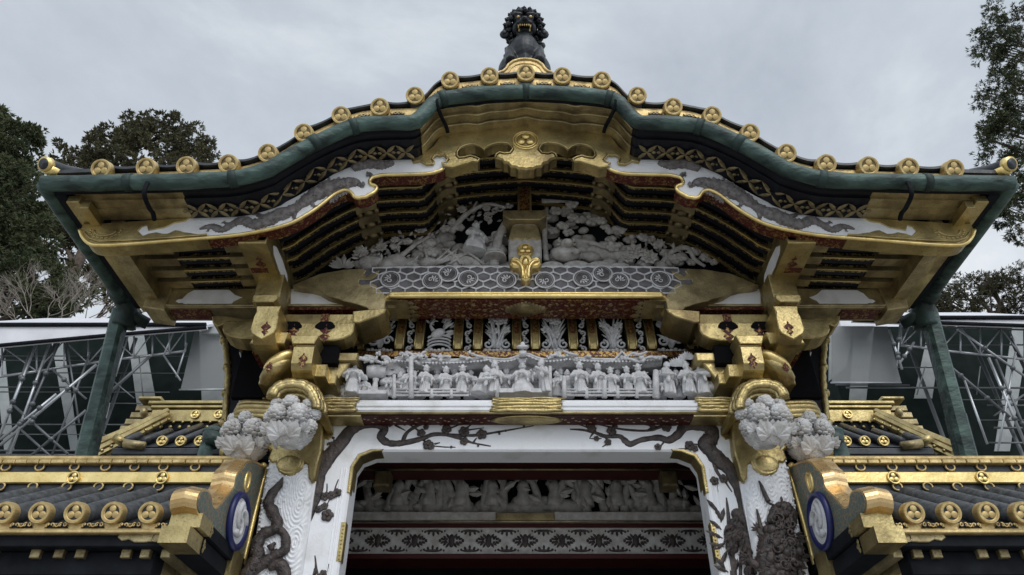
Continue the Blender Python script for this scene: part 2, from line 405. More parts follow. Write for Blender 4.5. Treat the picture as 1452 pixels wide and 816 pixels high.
# corner hip tiles
for sgn in (0, 1):
    m = MB(); a = P(116, 249, 3.05); b = P(63, 233, 2.84)
    m.mi = 0; m.tube([a, lerp(a, b, .5)+Vector((0, 0, -.012)), b], .040, 14)
    d_ = (b-a).normalized()
    m.mi = 1; m.tube([b-d_*.03, b+d_*.004], [.043, .043], 16); m.mi = 0; m.tube([b, b+d_*.008], [.032, .032], 12); m.mi = 1
    m.tube([a+Vector((0, -.03, -.055)), b+Vector((.01, -.005, -.035))-d_*.03], [.018, .036], 8, flat=.6)
    part('corner_tile', m if not sgn else m.mirrored(), [M['tile'], M['goldb']], gate)
# gutter
m = MB(); r_ = rs(5)
gl = curve(XL, XR, 170)
gp = [Vector((x, YG+.004*noise.noise((x*3, 0, 0)), z+.006*noise.noise((x*4, 7, 0)))) for x, z in gl]
m.tube(gp, [.045+.004*noise.noise((p.x*6, 3, 1)) for p in gp], 14)
gut = part('gutter', m, M['patina'], gate)
for px in (183, 331, 446, 502, 628, 747):
    for s_ in ((0,) if px == 747 else (0, 1)):
        c = P(px, interp([q[0] for q in GPX], [q[1] for q in GPX], px), YG); x = GX if px == 747 else (c.x if not s_ else 2*GX-c.x)
        pts = [Vector((x+dx, YG, G(x+dx))) for dx in (-.02, 0, .02)]
        m = MB(); m.tube(pts, .050, 14)
        part('gutter_collar', m, M['patd'], gut)
# iron straps from gutter to soffit
for s_ in (0, 1):
    for a, b in (((620, 137), (635, 188)), ((208, 262), (219, 312))):
        m = MB(); q = P(*a, 2.87); e_ = P(*b, 3.10)
        pts = smooth([q+Vector((0, 0, .02)), q+Vector((.0, .01, -.06)), lerp(q, e_, .55)+Vector((.0, 0, -.03)), lerp(q, e_, .8), e_], 4)
        m.tube(pts, .013, 6, flat=.6)
        part('gutter_strap', m if not s_ else m.mirrored(), M['blackm'], gut)
# side gutters, elbows, downpipes
for s_ in (0, 1):
    m = MB()
    pts = smooth([P(64, 261, 2.9), P(100, 315, 3.2), P(143, 377, 3.6), P(172, 420, 3.98)], 5)
    m.tube(pts, .047, 12)
    side = part('side_gutter', m if not s_ else m.mirrored(), M['patina'], gate)
    m = MB(); a = P(172, 420, 3.98); b = P(181, 440, 4.06)
    m.tube([a-Vector((0, .05, 0)), a+Vector((0, .03, 0))], .062, 10)
    m.tube(smooth([a+Vector((0, .03, 0)), b+Vector((-.01, .02, 0)), b+Vector((-.02, .05, -.1))], 4), [.056, .07, .08], 10)
    m.tube([b+Vector((0, .02, -.02)), b+Vector((.11, .10, -.045))], [.05, .042], 8)
    part('gutter_elbow', m if not s_ else m.mirrored(), M['patd'], side)
    m = MB(); t0 = P(172, 442, 4.09); t1 = P(120, 655, 4.2); t2 = lerp(t0, t1, 4.0); 
    k = (t0.z)/(t0.z-t1.z); t2 = lerp(t0, t1, k)
    hw = .050
    for a, b in ((t0, lerp(t0, t1, .72)), (lerp(t0, t1, .72), t2)):
        sec = [(-hw, -hw*.6), (-hw*.6, -hw), (hw*.6, -hw), (hw, -hw*.6), (hw, hw*.6), (hw*.6, hw), (-hw*.6, hw), (-hw, hw*.6)]
        vs = [a+Vector((x, y, 0)) for x, y in sec]+[b+Vector((x, y, 0)) for x, y in sec]
        m.add(vs, [(i, (i+1) % 8, 8+(i+1) % 8, 8+i) for i in range(8)]+[tuple(reversed(range(8))), tuple(range(8, 16))], False); hw = .054
    part('downpipe', m if not s_ else m.mirrored(), M['patina'], gate)

# stepped soffit boards between gutter and bargeboard
ys = [(2.945, 3.005, -.020), (3.0, 3.07, -.034), (3.065, 3.15, -.046)]
xg0 = P(598, 200, 3.05).x; xb0 = P(262, 300, 3.05).x; xe0 = P(112, 300, 3.05).x
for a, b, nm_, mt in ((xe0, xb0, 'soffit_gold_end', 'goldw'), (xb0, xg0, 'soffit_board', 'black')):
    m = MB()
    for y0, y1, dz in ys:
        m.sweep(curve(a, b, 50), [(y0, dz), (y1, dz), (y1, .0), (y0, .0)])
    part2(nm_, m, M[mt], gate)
m = MB(); xc = []
for i in range(81):
    t = i/80; x = lerp(xg0, 2*GX-xg0, t); u = abs(x-GX)/(GX-xg0)
    wav = .022*math.exp(-(u/.10)**2)*1.0-.020*math.exp(-((abs(u-.47))/.07)**2)
    xc.append((x, G(x)+wav))
for k, (y0, y1, dz) in enumerate(ys):
    m.sweep(xc, [(y0+.01, dz-.006*k), (y1+.01, dz-.006*k), (y1+.01, .0), (y0+.01, .0)])
    m.tube([Vector((x, y0+.012, z+dz-.004)) for x, z in xc], .008, 6)
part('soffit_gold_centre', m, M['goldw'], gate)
# corner mitre of the soffit and the dark edge board above it
m = MB(); m.sweep(curve(XL+.06, XR-.06, 150), [(2.925, .0), (2.95, .0), (2.95, -.035), (2.925, -.035)])
part('fascia', m, M['blackm'], gate)
for s_ in (0, 1):
    m = MB()
    for k, (dx, w_, dz, mi) in enumerate(((.05, .06, -.02, 1), (.11, .07, -.05, 0), (.18, .05, -.075, 0))):
        m.mi = mi; x = XL+dx; m.bb(x, x+w_, 2.95+.02*k, 4.03, G(x)+dz-.02, G(x)+dz+.03, .004)
    part('side_eave', m if not s_ else m.mirrored(), [M['gold'], M['blackm']], gate)
    m = MB(); x = P(160, 358, 3.24).x; m.bb(x-.03, x+.05, 3.16, 3.93, G(x)-.17, G(x)-.03, .006)
    part('gable_beam', m if not s_ else m.mirrored(), M['goldw'], gate)
# gold lattice along the black soffit
m = MB(); xs0 = P(272, 303, 3.13).x; xs1 = P(590, 218, 3.13).x; nL = 11; st = (xs1-xs0)/nL
for i in range(nL):
    xa = xs0+st*i; xb = xa+st; xm = (xa+xb)/2
    def Q(x, v): return Vector((x, lerp(3.035, 3.135, v), G(x)-.047-.018*v+.004))
    for p, q in ((Q(xa, 0), Q(xb, 1)), (Q(xa, 1), Q(xb, 0))):
        dd = q-p; nn = Vector((0, -.5, -1))
        m.leaf(p, dd, nn, dd.length*.52, .024, .006); m.leaf(q, -dd, nn, dd.length*.52, .024, .006)
    for cx in (xa,):
        c = Q(cx, .5); m.leaf(c, (1, 0, 0), (0, -.5, -1), .03, .02, .005); m.leaf(c, (-1, 0, 0), (0, -.5, -1), .03, .02, .005)
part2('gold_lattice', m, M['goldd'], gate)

# bargeboards
YB1 = 3.15
BT = [(117.5, 318), (141, 317.3), (211.5, 312.5), (275, 308.5), (300, 306.5), (354, 301.8), (366, 298), (397.6, 290), (421, 278), (448.6, 262.5), (475.5, 245), (503, 230), (532, 222), (579, 219), (612, 214), (634, 212)]
BBm = [(640, 233), (628.4, 240.8), (618.6, 244.7), (603, 247.6), (567.6, 248.6), (545, 249), (536, 250.6), (528, 253), (524.5, 258), (526, 262.5), (531, 264), (534.5, 268), (530, 274), (522.5, 278), (518, 280.5), (512.7, 281), (508, 282), (502, 280), (499, 275.5), (495, 272), (489, 270.5), (480, 273.5), (469.6, 280), (450, 295.7), (434, 306), (417, 315.5), (400, 321.5), (378, 327), (338.8, 334), (293, 338.5), (243, 342.5), (180, 347.5), (140, 349), (128, 346.5), (122, 342), (117, 335), (114, 327)]
bt = [P(x, y, YB1) for x, y in BT]; bl = [P(x, y, YB1) for x, y in BBm]
m = MB(); m.prism([(p.x, p.z) for p in bt+bl], YB1, YB1+.085, .004, mside=1)
boards = part2('bargeboard', m, [M['white'], M['red']], gate)
m = MB(); tr = [q for q in bl[1:]]
m.tube([q+Vector((0, -.004, 0)) for q in smooth(tr, 3)], .0115, 8)
for o, mm in zip(boards, (m, m.mirrored())): part('gold_edging', mm, M['goldb'], o)
PL = [(117.5, 317.5), (141, 316.8), (211.5, 312), (269, 309), (262, 314), (254.6, 315), (247, 316), (240, 319.7), (232, 323), (221, 325), (210, 327), (208, 319.7), (201, 322), (195.6, 327.6), (202, 334), (210, 331), (221, 329), (230, 331), (237, 331), (248, 326), (255, 327), (261, 329), (270, 330), (278.5, 331.6), (293, 333), (293, 338.5), (243, 342.5), (180, 347.5), (140, 349), (128, 346.5), (121, 342), (116, 335), (113, 327)]
m = MB(); m.prism([(p.x, p.z) for p in (P(x, y, YB1-.006) for x, y in PL)], YB1-.006, YB1+.087, .004)
q = P(151, 328, YB1); m.tube([q+Vector((.062*cos(a), -.008, .042*sin(a))) for a in [pi+pi*k/10 for k in range(11)]], .005, 6)
for k in range(11): 
    a = pi+pi*k/10; m.ell(q+Vector((.085*cos(a), -.006, .058*sin(a))), .008, None, 6, 4)
m.tube([P(x, y, YB1-.01) for x, y in ((293, 333), (240, 337), (180, 341), (140, 342.5), (127, 338), (120, 329))], .006, 6)
for o, mm in zip(boards, (m, m.mirrored())): part('gold_end_plate', mm, M['gold'], o)

def dragon(path, rad, Y, seed, px_unit, flat=.55, spikes=True, claws=True, nseg=5, parent=None, mt='ebonyg', name='dragon_relief', extra=()):
    # a scaly serpent relief along a traced path
    r = rs(seed); mb = MB(); pts = smooth([P(x, y, Y) for x, y in path], nseg); L = len(pts)
    rr = [interp([i/(len(rad)-1) for i in range(len(rad))], rad, i/(L-1))*px_unit for i in range(L)]
    rr = [a*(1+.07*sin(i*1.3+seed)+.06*r.uniform(-1, 1)) for i, a in enumerate(rr)]
    mb.tube(pts, rr, 9, flat=flat)
    for i in range(1, L-1):
        t = (pts[i+1]-pts[i-1]).normalized(); s_ = Vector((t.z, 0, -t.x))
        if spikes:
            mb.leaf(pts[i]+s_*rr[i]*.7, (s_+t*.9), (0, -1, 0), rr[i]*.55, rr[i]*.45)
        for k in range(2):
            u_ = r.uniform(-.75, .75); mb.ell(pts[i]+s_*rr[i]*u_+t*rr[i]*r.uniform(-.4, .4)+Vector((0, -rr[i]*flat*.86*(1-u_*u_)**.5, 0)), (rr[i]*r.uniform(.14, .3), rr[i]*.10, rr[i]*r.uniform(.12, .24)), Matrix.Rotation(r.uniform(0, 3), 4, 'Y'), 6, 4)
    if claws:
        for i in range(4, L-3, max(4, L//5)):
            t = (pts[i+1]-pts[i-1]).normalized(); s_ = Vector((t.z, 0, -t.x))*(-1 if i % 2 else 1)
            a = pts[i]+s_*rr[i]*1.7+t*rr[i]*r.uniform(-.8, .8); mb.tube([pts[i], lerp(pts[i], a, .6)+t*rr[i]*.4, a], [rr[i]*.5, rr[i]*.42, rr[i]*.3], 6, flat=.6)
            for k in (-1, -.3, .4, 1.1): mb.leaf(a, s_+t*k, (0, -1, 0), rr[i]*.9, rr[i]*.28)
    for (x, y, sz) in extra:
        c = P(x, y, Y)
        for k in range(14):
            d_ = Vector((r.uniform(-1, 1), r.uniform(-.6, 0), r.uniform(-1, 1)))
            mb.ell(c+d_*sz*px_unit*.7, (sz*px_unit*r.uniform(.2, .45),)*3, None, 6, 5)
        for k in range(10):
            a = r.uniform(0, 2*pi); mb.leaf(c+Vector((cos(a), -.3, sin(a)))*sz*px_unit*.6, (cos(a), 0, sin(a)), (0, -1, 0), sz*px_unit*r.uniform(.5, .9), sz*px_unit*.3)
    return mb
U = 4.1/F
db = dragon([(283, 325), (300, 321), (315, 326), (330, 318), (345, 311), (356, 318), (372, 316), (392, 306), (412, 299), (424, 290)], [2, 5, 6, 6, 6, 8, 11, 12, 10, 6], YB1-.002, 4, U, extra=((424, 290, 6),))
for o, mm in zip(boards, (db, db.mirrored())): part('dragon_relief', mm, M['ebonyg'], o)
db = dragon([(421, 296), (435, 284), (452, 273), (470, 264), (485, 261), (500, 258), (508, 262)], [5, 11, 14, 13, 11, 9, 5], YB1-.002, 9, U, extra=((512, 263, 6), (524, 248, 5)))
db2 = dragon([(500, 240), (515, 233), (530, 232), (545, 234), (558, 230)], [8, 11, 10, 9, 4], YB1-.002, 10, U, claws=False)
for o, mm in zip(boards, (db, db.mirrored())): part('dragon_relief', mm, M['ebonyg'], o)
for o, mm in zip(boards, (db2, db2.mirrored())): part('cloud_relief', mm, M['ebonyg'], o)

# gold centrepiece of the gable
YP = 3.135
PC = [(745, 172), (721, 177), (694, 178), (680, 183.4), (666, 182), (635, 186), (622.6, 193.7), (613, 207), (602, 215), (590, 218), (579.6, 219), (586, 230.4), (595.5, 228), (600, 231), (605, 233.6), (614.6, 232.8), (616, 230.4), (613, 225.6), (615.5, 222), (619.4, 220), (624, 221), (629, 220), (635.3, 226.4), (632, 230), (626.6, 232), (628, 236), (642, 238), (652, 234.5), (664, 231), (670, 228.5), (677, 229.5), (680, 226), (674, 223), (667, 221), (658, 223.5), (651, 224), (648, 220.8), (648.5, 215.5), (652, 210), (659, 206.5), (667, 204.8), (673.6, 205), (681, 208), (686, 212), (691, 208), (697.5, 205), (705, 203), (713.4, 202.5), (720, 203.5), (724.6, 206.5), (727, 212), (723, 217), (715, 218), (708.6, 216), (704, 218.5), (702, 223), (711, 226), (714, 230), (720, 231), (724, 236), (731, 236.5), (735, 239), (741, 238.8), (747, 240)]
pc = [P(x, y, YP) for x, y in PC]; pc[0].x = GX; pc[-1].x = GX
pc = pc[:-1]+[pc[-1]]+[mir(p) for p in reversed(pc[1:-1])]
m = MB(); m.prism([(p.x, p.z) for p in pc], YP, YP+.085, .011)
# raised rim round the lobes
for s_ in (0, 1):
    rim = [p+Vector((0, -.002, 0)) for p in pc[11:56]]
    if s_: rim = [mir(p) for p in rim]
    m.tube(rim, .0055, 6)
centre = part('gable_centrepiece', m, M['gold'], gate)
c = P(746, 199.5, YP); c.x = GX
T = Matrix.Rotation(radians(90), 4, 'X')
m = MB(); m.tube([c+Vector((.078*cos(a), -.002, .078*sin(a))) for a in [2*pi*k/28 for k in range(29)]], .006, 6, cap=False)
m.tube([c+Vector((.063*cos(a), -.004, .063*sin(a))) for a in [2*pi*k/28 for k in range(29)]], .006, 6, cap=False)
for k in range(3):
    a = -pi/2+2*pi*k/3+pi/3*0; m.ell(c+Vector((.032*cos(a+pi), -.006, .032*sin(a+pi))), (.026, .010, .025), None, 10, 6)
part('crest', m, M['goldb'], centre)
# gold roof crown behind the middle tile
YK = 2.93
CR = [(703, 116), (704, 108), (707, 103), (714, 101), (718, 97), (721, 92), (728, 87), (737, 84.5), (747, 84)]
kp = [P(x, y, YK) for x, y in CR]; kp[-1].x = GX; kp[0].z = G(GX)+.1
kp = kp+[mir(p) for p in reversed(kp[:-1])]
m = MB(); m.prism([(p.x, p.z) for p in kp], YK, YK+.30, .008)
m.tube([p+Vector((0, -.004, -.004)) for p in kp], .009, 6)
inn = [Vector((GX+(p.x-GX)*.84, YK-.001, lerp(kp[0].z, p.z, .82))) for p in kp]; m.tube(inn, .005, 6)
part('roof_crown', m, M['golds'], gate)
m = MB(); m.bb(GX-.13, GX+.13, 3.0, YB-.05, G(GX)+.05, kp[8].z-.03, .02); m.tube([(GX, 3.1, kp[8].z-.03), (GX, YB, kp[8].z-.03)], .09, 12)
part('roof_ridge', m, M['tile'], gate)

# rafters
kx = [P(517, 300, 3.45).x, P(632, 268, 3.45).x]
xr0 = P(176, 365, 3.3).x
def gold_zone(x):
    a = -abs(x-GX)+GX
    return abs(a-kx[0]) < .055 or abs(a-kx[1]) < .06 or a < xr0+.22 or abs(a-P(360, 380, 3.5).x) < .16
for k in range(7):
    y0 = 3.235+k*.113
    mb = MB(); lx = curve(xr0, 2*GX-xr0, 150)
    i = 0
    while i < len(lx)-1:
        g_ = gold_zone((lx[i][0]+lx[i+1][0])/2); j = i
        while j < len(lx)-1 and gold_zone((lx[j][0]+lx[j+1][0])/2) == g_: j += 1
        mb.mi = 1 if g_ else 0; e_ = .006 if g_ else 0
        mb.sweep(lx[i:j+1], [(y0-e_, -.015), (y0+.058+e_, -.015), (y0+.058+e_, -.082-e_), (y0-e_, -.082-e_)])
        i = j
    mb.mi = 3; mb.sweep(lx, [(y0-.004, -.070), (y0+.008, -.070), (y0+.008, -.0865), (y0-.004, -.0865)])
    mb.mi = 2
    inner = [p for p in lx]
    mb.sweep(inner, [(y0-.002, -.048), (y0+.004, -.048), (y0+.004, -.0655), (y0-.002, -.0655)]); mb.sweep(inner, [(y0+.0105, -.080), (y0+.024, -.080), (y0+.024, -.0845), (y0+.0105, -.0845)])
    part('rafter', mb, [M['black'], M['goldw'], M['blackg'], M['goldb']], gate)
# purlins running under the rafters at the two bends: clustered gold bosses
for x in kx:
    for k in range(6):
        m = MB(); y = 3.29+k*.113
        m.ell((x, y+.03, G(x)-.085), (.036, .030, .022), None, 10, 6)
        m.ell((x-.05, y+.03, G(x-.05)-.08), (.018, .026, .016), None, 8, 5); m.ell((x+.05, y+.03, G(x+.05)-.08), (.018, .026, .016), None, 8, 5)
        part2('purlin_boss', m, M['goldd'], gate)

# forward purlin beams
xa, xb = P(337, 344, 3.2).x, P(377, 344, 3.2).x; zb = P(350, 344.5, 3.2).z
m = MB(); 
m.mi = 0; m.bb(xa, xb, 3.2, 3.9, zb, zb+.10, .006)
sidep = [(3.2, zb+.02), (3.2, zb+.15), (3.95, zb+.15), (3.95, zb-.12), (3.75, zb-.12), (3.5, zb-.01), (3.3, zb)]
vs = [(xb-.001, y, z) for y, z in sidep]+[(xb-.05, y, z) for y, z in sidep]; n = len(sidep)
m.add(vs, [tuple(range(n)), tuple(reversed(range(n, 2*n)))]+[(i, (i+1) % n, n+(i+1) % n, n+i) for i in range(n)], False)
m.mi = 1
sp = [(3.31, zb+.07), (3.36, zb+.10), (3.5, zb+.105), (3.62, zb+.09), (3.66, zb+.05), (3.6, zb+.02), (3.45, zb+.02), (3.35, zb+.035)]
vs = [(xb+.003, y, z) for y, z in sp]+[(xb-.02, y, z) for y, z in sp]; n = len(sp)
m.add(vs, [tuple(range(n))]+[(i, (i+1) % n, n+(i+1) % n, n+i) for i in range(n)], False)
m.mi = 2; cx_ = (xa+xb)/2
def floral(mb, c, u, v, nrm, s):      # painted lozenge ornament, 2 mm proud, with a trefoil tip
    c = Vector(c); u = Vector(u); v = Vector(v); nrm = Vector(nrm)
    mb.leaf(c-v*s*.2, v, nrm, s*1.25, s*1.0, .003)
    for a in (-1.1, 1.1): mb.leaf(c+v*s*.15, v*cos(a)+u*sin(a), nrm, s*.75, s*.3, .003)
    mb.leaf(c+v*s*.8, v, nrm, s*.5, s*.25, .003)
for yy, s in ((3.42, .055), (3.36, .03)):
    floral(m, (cx_, yy, zb-.001), (1, 0, 0), (0, -1, 0), (0, 0, -1), s)
m.bb(xa+.006, xb-.006, 3.43, 3.475, zb-.003, zb+.02, .001)
m.mi = 0
for k in range(5): m.ell((cx_+.014*cos(k*1.256), 3.197, zb+.045+.012*sin(k*1.256)), (.008, .005, .008), None, 6, 4)
beams = part2('purlin_beam', m, [M['gold'], M['white'], M['red']], gate)

# crosswise eave beam with white panels
YE = 3.76
ex0 = P(207, 440, YE).x; ex1 = P(560, 440, YE).x; ez0 = P(300, 436, YE).z; ez1 = P(300, 409, YE).z
m = MB(); m.mi = 0; m.bb(ex0, ex1, YE, YE+.15, ez0, ez1, .005)
m.tube([(ex0, YE-.002, ez0+.012), (ex1, YE-.002, ez0+.012)], .010, 6)
m.prism([(ex0-.02, ez0-.005), (ex0+.12, ez0-.03), (ex0+.12, ez1+.01), (ex0-.03, ez1+.01)], YE-.012, YE+.165, .006)
m.mi = 1
WP = [(249, 427), (253, 424.5), (258, 424), (266, 416), (275, 411.5), (325, 411), (333, 418), (338, 420), (343, 421.5), (338, 424), (333, 426), (326, 433), (266, 433.5), (258, 429), (253, 429.5)]
m.prism([(p.x, p.z) for p in (P(x, y, YE-.005) for x, y in WP)], YE-.005, YE+.02, .002)
WP = [(412, 410), (425, 408.5), (440, 409.5), (455, 416), (470, 423), (490, 429), (508, 434.5), (412, 434)]
m.prism([(p.x, p.z) for p in (P(x, y, YE-.005) for x, y in WP)], YE-.005, YE+.02, .002)
m.mi = 2
x0, x1 = P(243, 446, YE+.05).x, P(298, 446, YE+.05).x
m.box(((x0+x1)/2, YE+.075, ez0-.002), (x1-x0, .10, .008)); m.leaf((x0, YE+.075, ez0-.002), (-1, 0, 0), (0, 0, -1), .07, .08, .004)
x0, x1 = P(402, 441, YE).x, P(525, 441, YE).x; m.bb(x0, x1, YE-.003, YE+.12, ez0-.02, ez0-.001, .001)
part2('eave_beam', m, [M['goldw'], M['white'], M['red']], gate)

# bracket sets above the pillars
def boat(mb, x0, x1, z0, z1, y0, y1, e=.5, ends=(1, 1), bev=.006):
    h = z1-z0; c = h*e; L = x1-x0; pts = [(x0, z1), (x0, z0+h*.55)] if ends[0] else [(x0, z1), (x0, z0)]
    if ends[0]: pts += [(x0+c*.12, z0+h*.32), (x0+c*.45, z0+h*.12), (x0+c, z0)]
    if ends[1]: pts += [(x1-c, z0), (x1-c*.45, z0+h*.12), (x1-c*.12, z0+h*.32), (x1, z0+h*.55), (x1, z1)]
    else: pts += [(x1, z0), (x1, z1)]
    mb.prism(pts, y0, y1, bev)
def block(mb, cx, z0, z1, wx, y0, y1, bev=.004):
    h = z1-z0; a = wx/2; mb.prism([(cx-a*.72, z0), (cx+a*.72, z0), (cx+a, z0+h*.45), (cx+a, z1), (cx-a, z1), (cx-a, z0+h*.45)], y0, y1, bev)
def yarm(mb, xa, xb, prof):           # arm pointing at the viewer; prof (y,z)
    n = len(prof); vs = [(xa, y, z) for y, z in prof]+[(xb, y, z) for y, z in prof]
    mb.add(vs, [tuple(range(n)), tuple(reversed(range(n, 2*n)))]+[(i, (i+1) % n, n+(i+1) % n, n+i) for i in range(n)], False)
def rect(Y, x0, y0, x1, y1):
    a = P(x0, y0, Y); b = P(x1, y1, Y); return a.x, b.x, b.z, a.z    # xlo, xhi, zlo, zhi
m = MB(); m.mi = 0
Y1 = 3.62
x0, x1, z0, z1 = rect(Y1+.02, 398, 440, 500, 457); m.bb(x0-.12, x1+.04, Y1+.06, Y1+.2, z0, z1, .006)     # upper cross arm
nose = [(500, 441), (548, 437), (545, 443), (535, 449), (520, 454), (508, 458), (500, 457)]
m.prism([(p.x, p.z) for p in (P(x, y, Y1) for x, y in nose)], Y1, Y1+.24, .006)
x0, x1, z0, z1 = rect(Y1, 402, 457, 499, 483); boat(m, x0-.03, x1, z0, z1-.004, Y1, Y1+.12, .9, (0, 1))   # lower boat arm
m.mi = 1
for c_ in (414, 461):  # black pieces on the arm face, standing in for shaded cut-outs
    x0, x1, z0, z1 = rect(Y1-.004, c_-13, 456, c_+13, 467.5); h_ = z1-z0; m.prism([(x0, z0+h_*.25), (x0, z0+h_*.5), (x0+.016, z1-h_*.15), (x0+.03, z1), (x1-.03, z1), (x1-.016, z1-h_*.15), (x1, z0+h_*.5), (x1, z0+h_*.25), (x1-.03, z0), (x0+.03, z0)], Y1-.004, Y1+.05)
x0, x1, z0, z1 = rect(3.66, 446, 491, 478, 516); m.bb(x0, x1, 3.655, 3.7, z0, z1, .003)  # black box painting the shaded gap between the arms
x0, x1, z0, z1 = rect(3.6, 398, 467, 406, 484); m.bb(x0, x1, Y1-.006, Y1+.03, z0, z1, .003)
m.mi = 2
for c_, y_ in ((461, 473), (415, 473)):
    q = P(c_, y_, Y1-.002); floral(m, q, (1, 0, 0), (0, 0, 1), (0, -1, 0), .055); floral(m, q, (1, 0, 0), (0, 0, -1), (0, -1, 0), .05)
q = P(461, 451, Y1+.055); m.bb(q.x-.025, q.x+.025, Y1+.055, Y1+.1, q.z-.03, q.z+.03, .001)
q = P(440, 443, Y1+.058)
m.mi = 0
x0, x1, z0, z1 = rect(3.5, 362, 424, 394, 434); block(m, (x0+x1)/2, z0, z1, x1-x0, 3.46, 3.62)                # block under the purlin
x0, x1, z0, z1 = rect(3.5, 366, 386, 393, 425); m.bb(x0, x1, 3.52, 3.66, z0, z1, .005)
# forward arm with rounded shield end
x0, x1, z0, z1 = rect(3.44, 366, 437, 388, 482)
yarm(m, x0, x1, [(3.44, z1), (3.425, z1-.05), (3.425, z0+.07), (3.45, z0+.03), (3.5, z0+.005), (3.6, z0), (3.85, z0), (3.85, z1)])
xm_ = (x0+x1)/2+.004; sh = [(x0-.004, z1), (x1+.004, z1), (x1-.004, z1-.04), (x1+.004, z1-.07), (x1+.006, z0+.06), (x1-.006, z0+.03), (xm_+.02, z0+.004), (xm_, z0-.008), (xm_-.02, z0+.004), (x0+.008, z0+.03), (x0-.006, z0+.06), (x0-.004, z1-.07), (x0+.004, z1-.04)]
m.prism(sh, 3.42, 3.44, .004)
# side wall arm (to the outside) and its block
x0, x1, z0, z1 = rect(3.72, 318, 455, 372, 480); boat(m, x0, x1, z0, z1, 3.72, 3.86, 1.0, (1, 0))
curl = [(300, 448), (318, 448), (345, 452), (372, 452), (372, 461), (345, 460), (330, 461), (318, 459), (308, 463), (301, 457)]
m.prism([(p.x, p.z) for p in (P(x, y, 3.74) for x, y in curl)], 3.74, 3.88, .006)
x0, x1, z0, z1 = rect(3.5, 357, 472, 379, 487); m.prism([(x0, z0), (x0+.02, z1), (x1, z1), (x1, z0)], 3.5, 3.62, .005)
x0, x1, z0, z1 = rect(3.52, 392, 471, 405, 487); m.prism([(x0, z1), (x1, z1), (x1-.01, z0), (x0+.02, z0)], 3.52, 3.6, .005)
# second tier
x0, x1, z0, z1 = rect(3.5, 420, 490, 441, 530)
yarm(m, x0, x1, [(3.5, z1), (3.47, z1-.03), (3.475, z0+.05), (3.5, z0+.02), (3.56, z0), (3.85, z0), (3.85, z1)])
x0, x1, z0, z1 = rect(3.56, 414, 481, 452, 493); m.prism([(x0, z1), (x1, z1), (x1-.02, z0), (x0+.02, z0)], 3.52, 3.75, .004)
x0, x1, z0, z1 = rect(3.6, 441, 519, 463, 537); m.prism([(x0, z0), (x1, z0), (x1-.005, z1), (x0+.01, z1)], 3.58, 3.8, .005)
x0, x1, z0, z1 = rect(3.7, 372, 535, 478, 545); m.bb(x0, x1, 3.66, 3.95, z0-.02, z1, .005)
x0, x1, z0, z1 = rect(3.7, 462, 504, 500, 536); m.prism([(x0, z0), (x1-.08, z0), (x1, z1), (x0, z1)], 3.7, 3.9, .006)
x0, x1, z0, z1 = rect(3.68, 476, 500, 506, 512); m.bb(x0, x1, 3.68, 3.9, z0, z1, .006)
# diagonal arm
q0, q1 = P(378, 500, 3.55), P(418, 530, 3.75)
m.mi = 3
dd = Vector((-.5, -.86, 0)); mid = P(398, 514, 3.6)
Tm = Matrix.Translation(mid) @ Matrix.Rotation(radians(-38), 4, 'Y')
m.ell((0, 0, 0), (.105, .07, .045), Tm, 16, 10)
m.mi = 0
m.ell((0, 0, -.03), (.115, .09, .055), Matrix.Translation(mid+Vector((-.01, .03, -.015))) @ Matrix.Rotation(radians(-38), 4, 'Y'), 16, 10)
m.mi = 2
x0, x1, z0, z1 = rect(3.62, 361, 484, 415, 500); m.prism([(x0, z1-.02), (x0+.06, z1), (x1, z1-.03), (x1, z0), (x0+.08, z0+.02), (x0, z0)], 3.62, 3.8, .004)
q = P(376, 468, 3.418); floral(m, q, (1, 0, 0), (0, 0, 1), (0, -1, 0), .045); floral(m, q, (1, 0, 0), (0, 0, -1), (0, -1, 0), .03)
q = P(429, 512, 3.466); floral(m, q, (1, 0, 0), (0, 0, 1), (0, -1, 0), .04); floral(m, q, (1, 0, 0), (0, 0, -1), (0, -1, 0), .04)
q = P(381, 522, 3.53); floral(m, q, (1, 0, .4), (0, 0, 1), (0, -1, 0), .03); floral(m, q, (1, 0, .4), (0, 0, -1), (0, -1, 0), .025)
m.mi = 1
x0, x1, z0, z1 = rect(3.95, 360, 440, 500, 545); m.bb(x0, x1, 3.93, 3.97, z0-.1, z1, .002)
part2('bracket_set', m, [M['gold'], M['void'], M['red'], M['goldb']], gate)

# outer wind boards with gold scalloped edge
m = MB(); YW = 4.12
le = [(309, 458), (313, 466), (318, 478), (321, 500), (323, 520), (323, 540), (321, 565), (319, 600), (316, 650)]
ri = [(330, 650), (336, 610), (341, 560), (342, 520), (339, 490), (334, 470), (330, 458)]
m.mi = 0; m.prism([(p.x, p.z) for p in (P(x, y, YW) for x, y in le+ri)], YW, YW+.05, .003)
m.mi = 1; m.tube(smooth([P(x, y, YW-.004) for x, y in le], 4), [.018+.006*(k % 2) for k in range(33)], 8)
for y in (483, 521, 558, 600): 
    q = P(interp([b for a, b in le], [a for a, b in le], y)-2, y, YW); m.ell(q, (.024, .03, .028), None, 10, 6)
wb = part2('wind_board', m, [M['black'], M['gold']], gate)
m = MB(); YR = 4.06
rp = [(338, 488), (351, 488), (354, 535), (349, 538), (351, 572), (339, 572), (340, 534), (347, 530), (346, 515), (341, 505)]
m.mi = 0; m.prism([(p.x, p.z) for p in (P(x, y, YR) for x, y in rp)], YR, YR+.06, .004)
m.mi = 1; m.tube([P(x, y, YR-.003) for x, y in ((340, 500), (345, 516), (347, 528), (340, 533), (339, 552), (340, 572))], .005, 6)
part2('red_bracket_board', m, [M['red'], M['white']], gate)
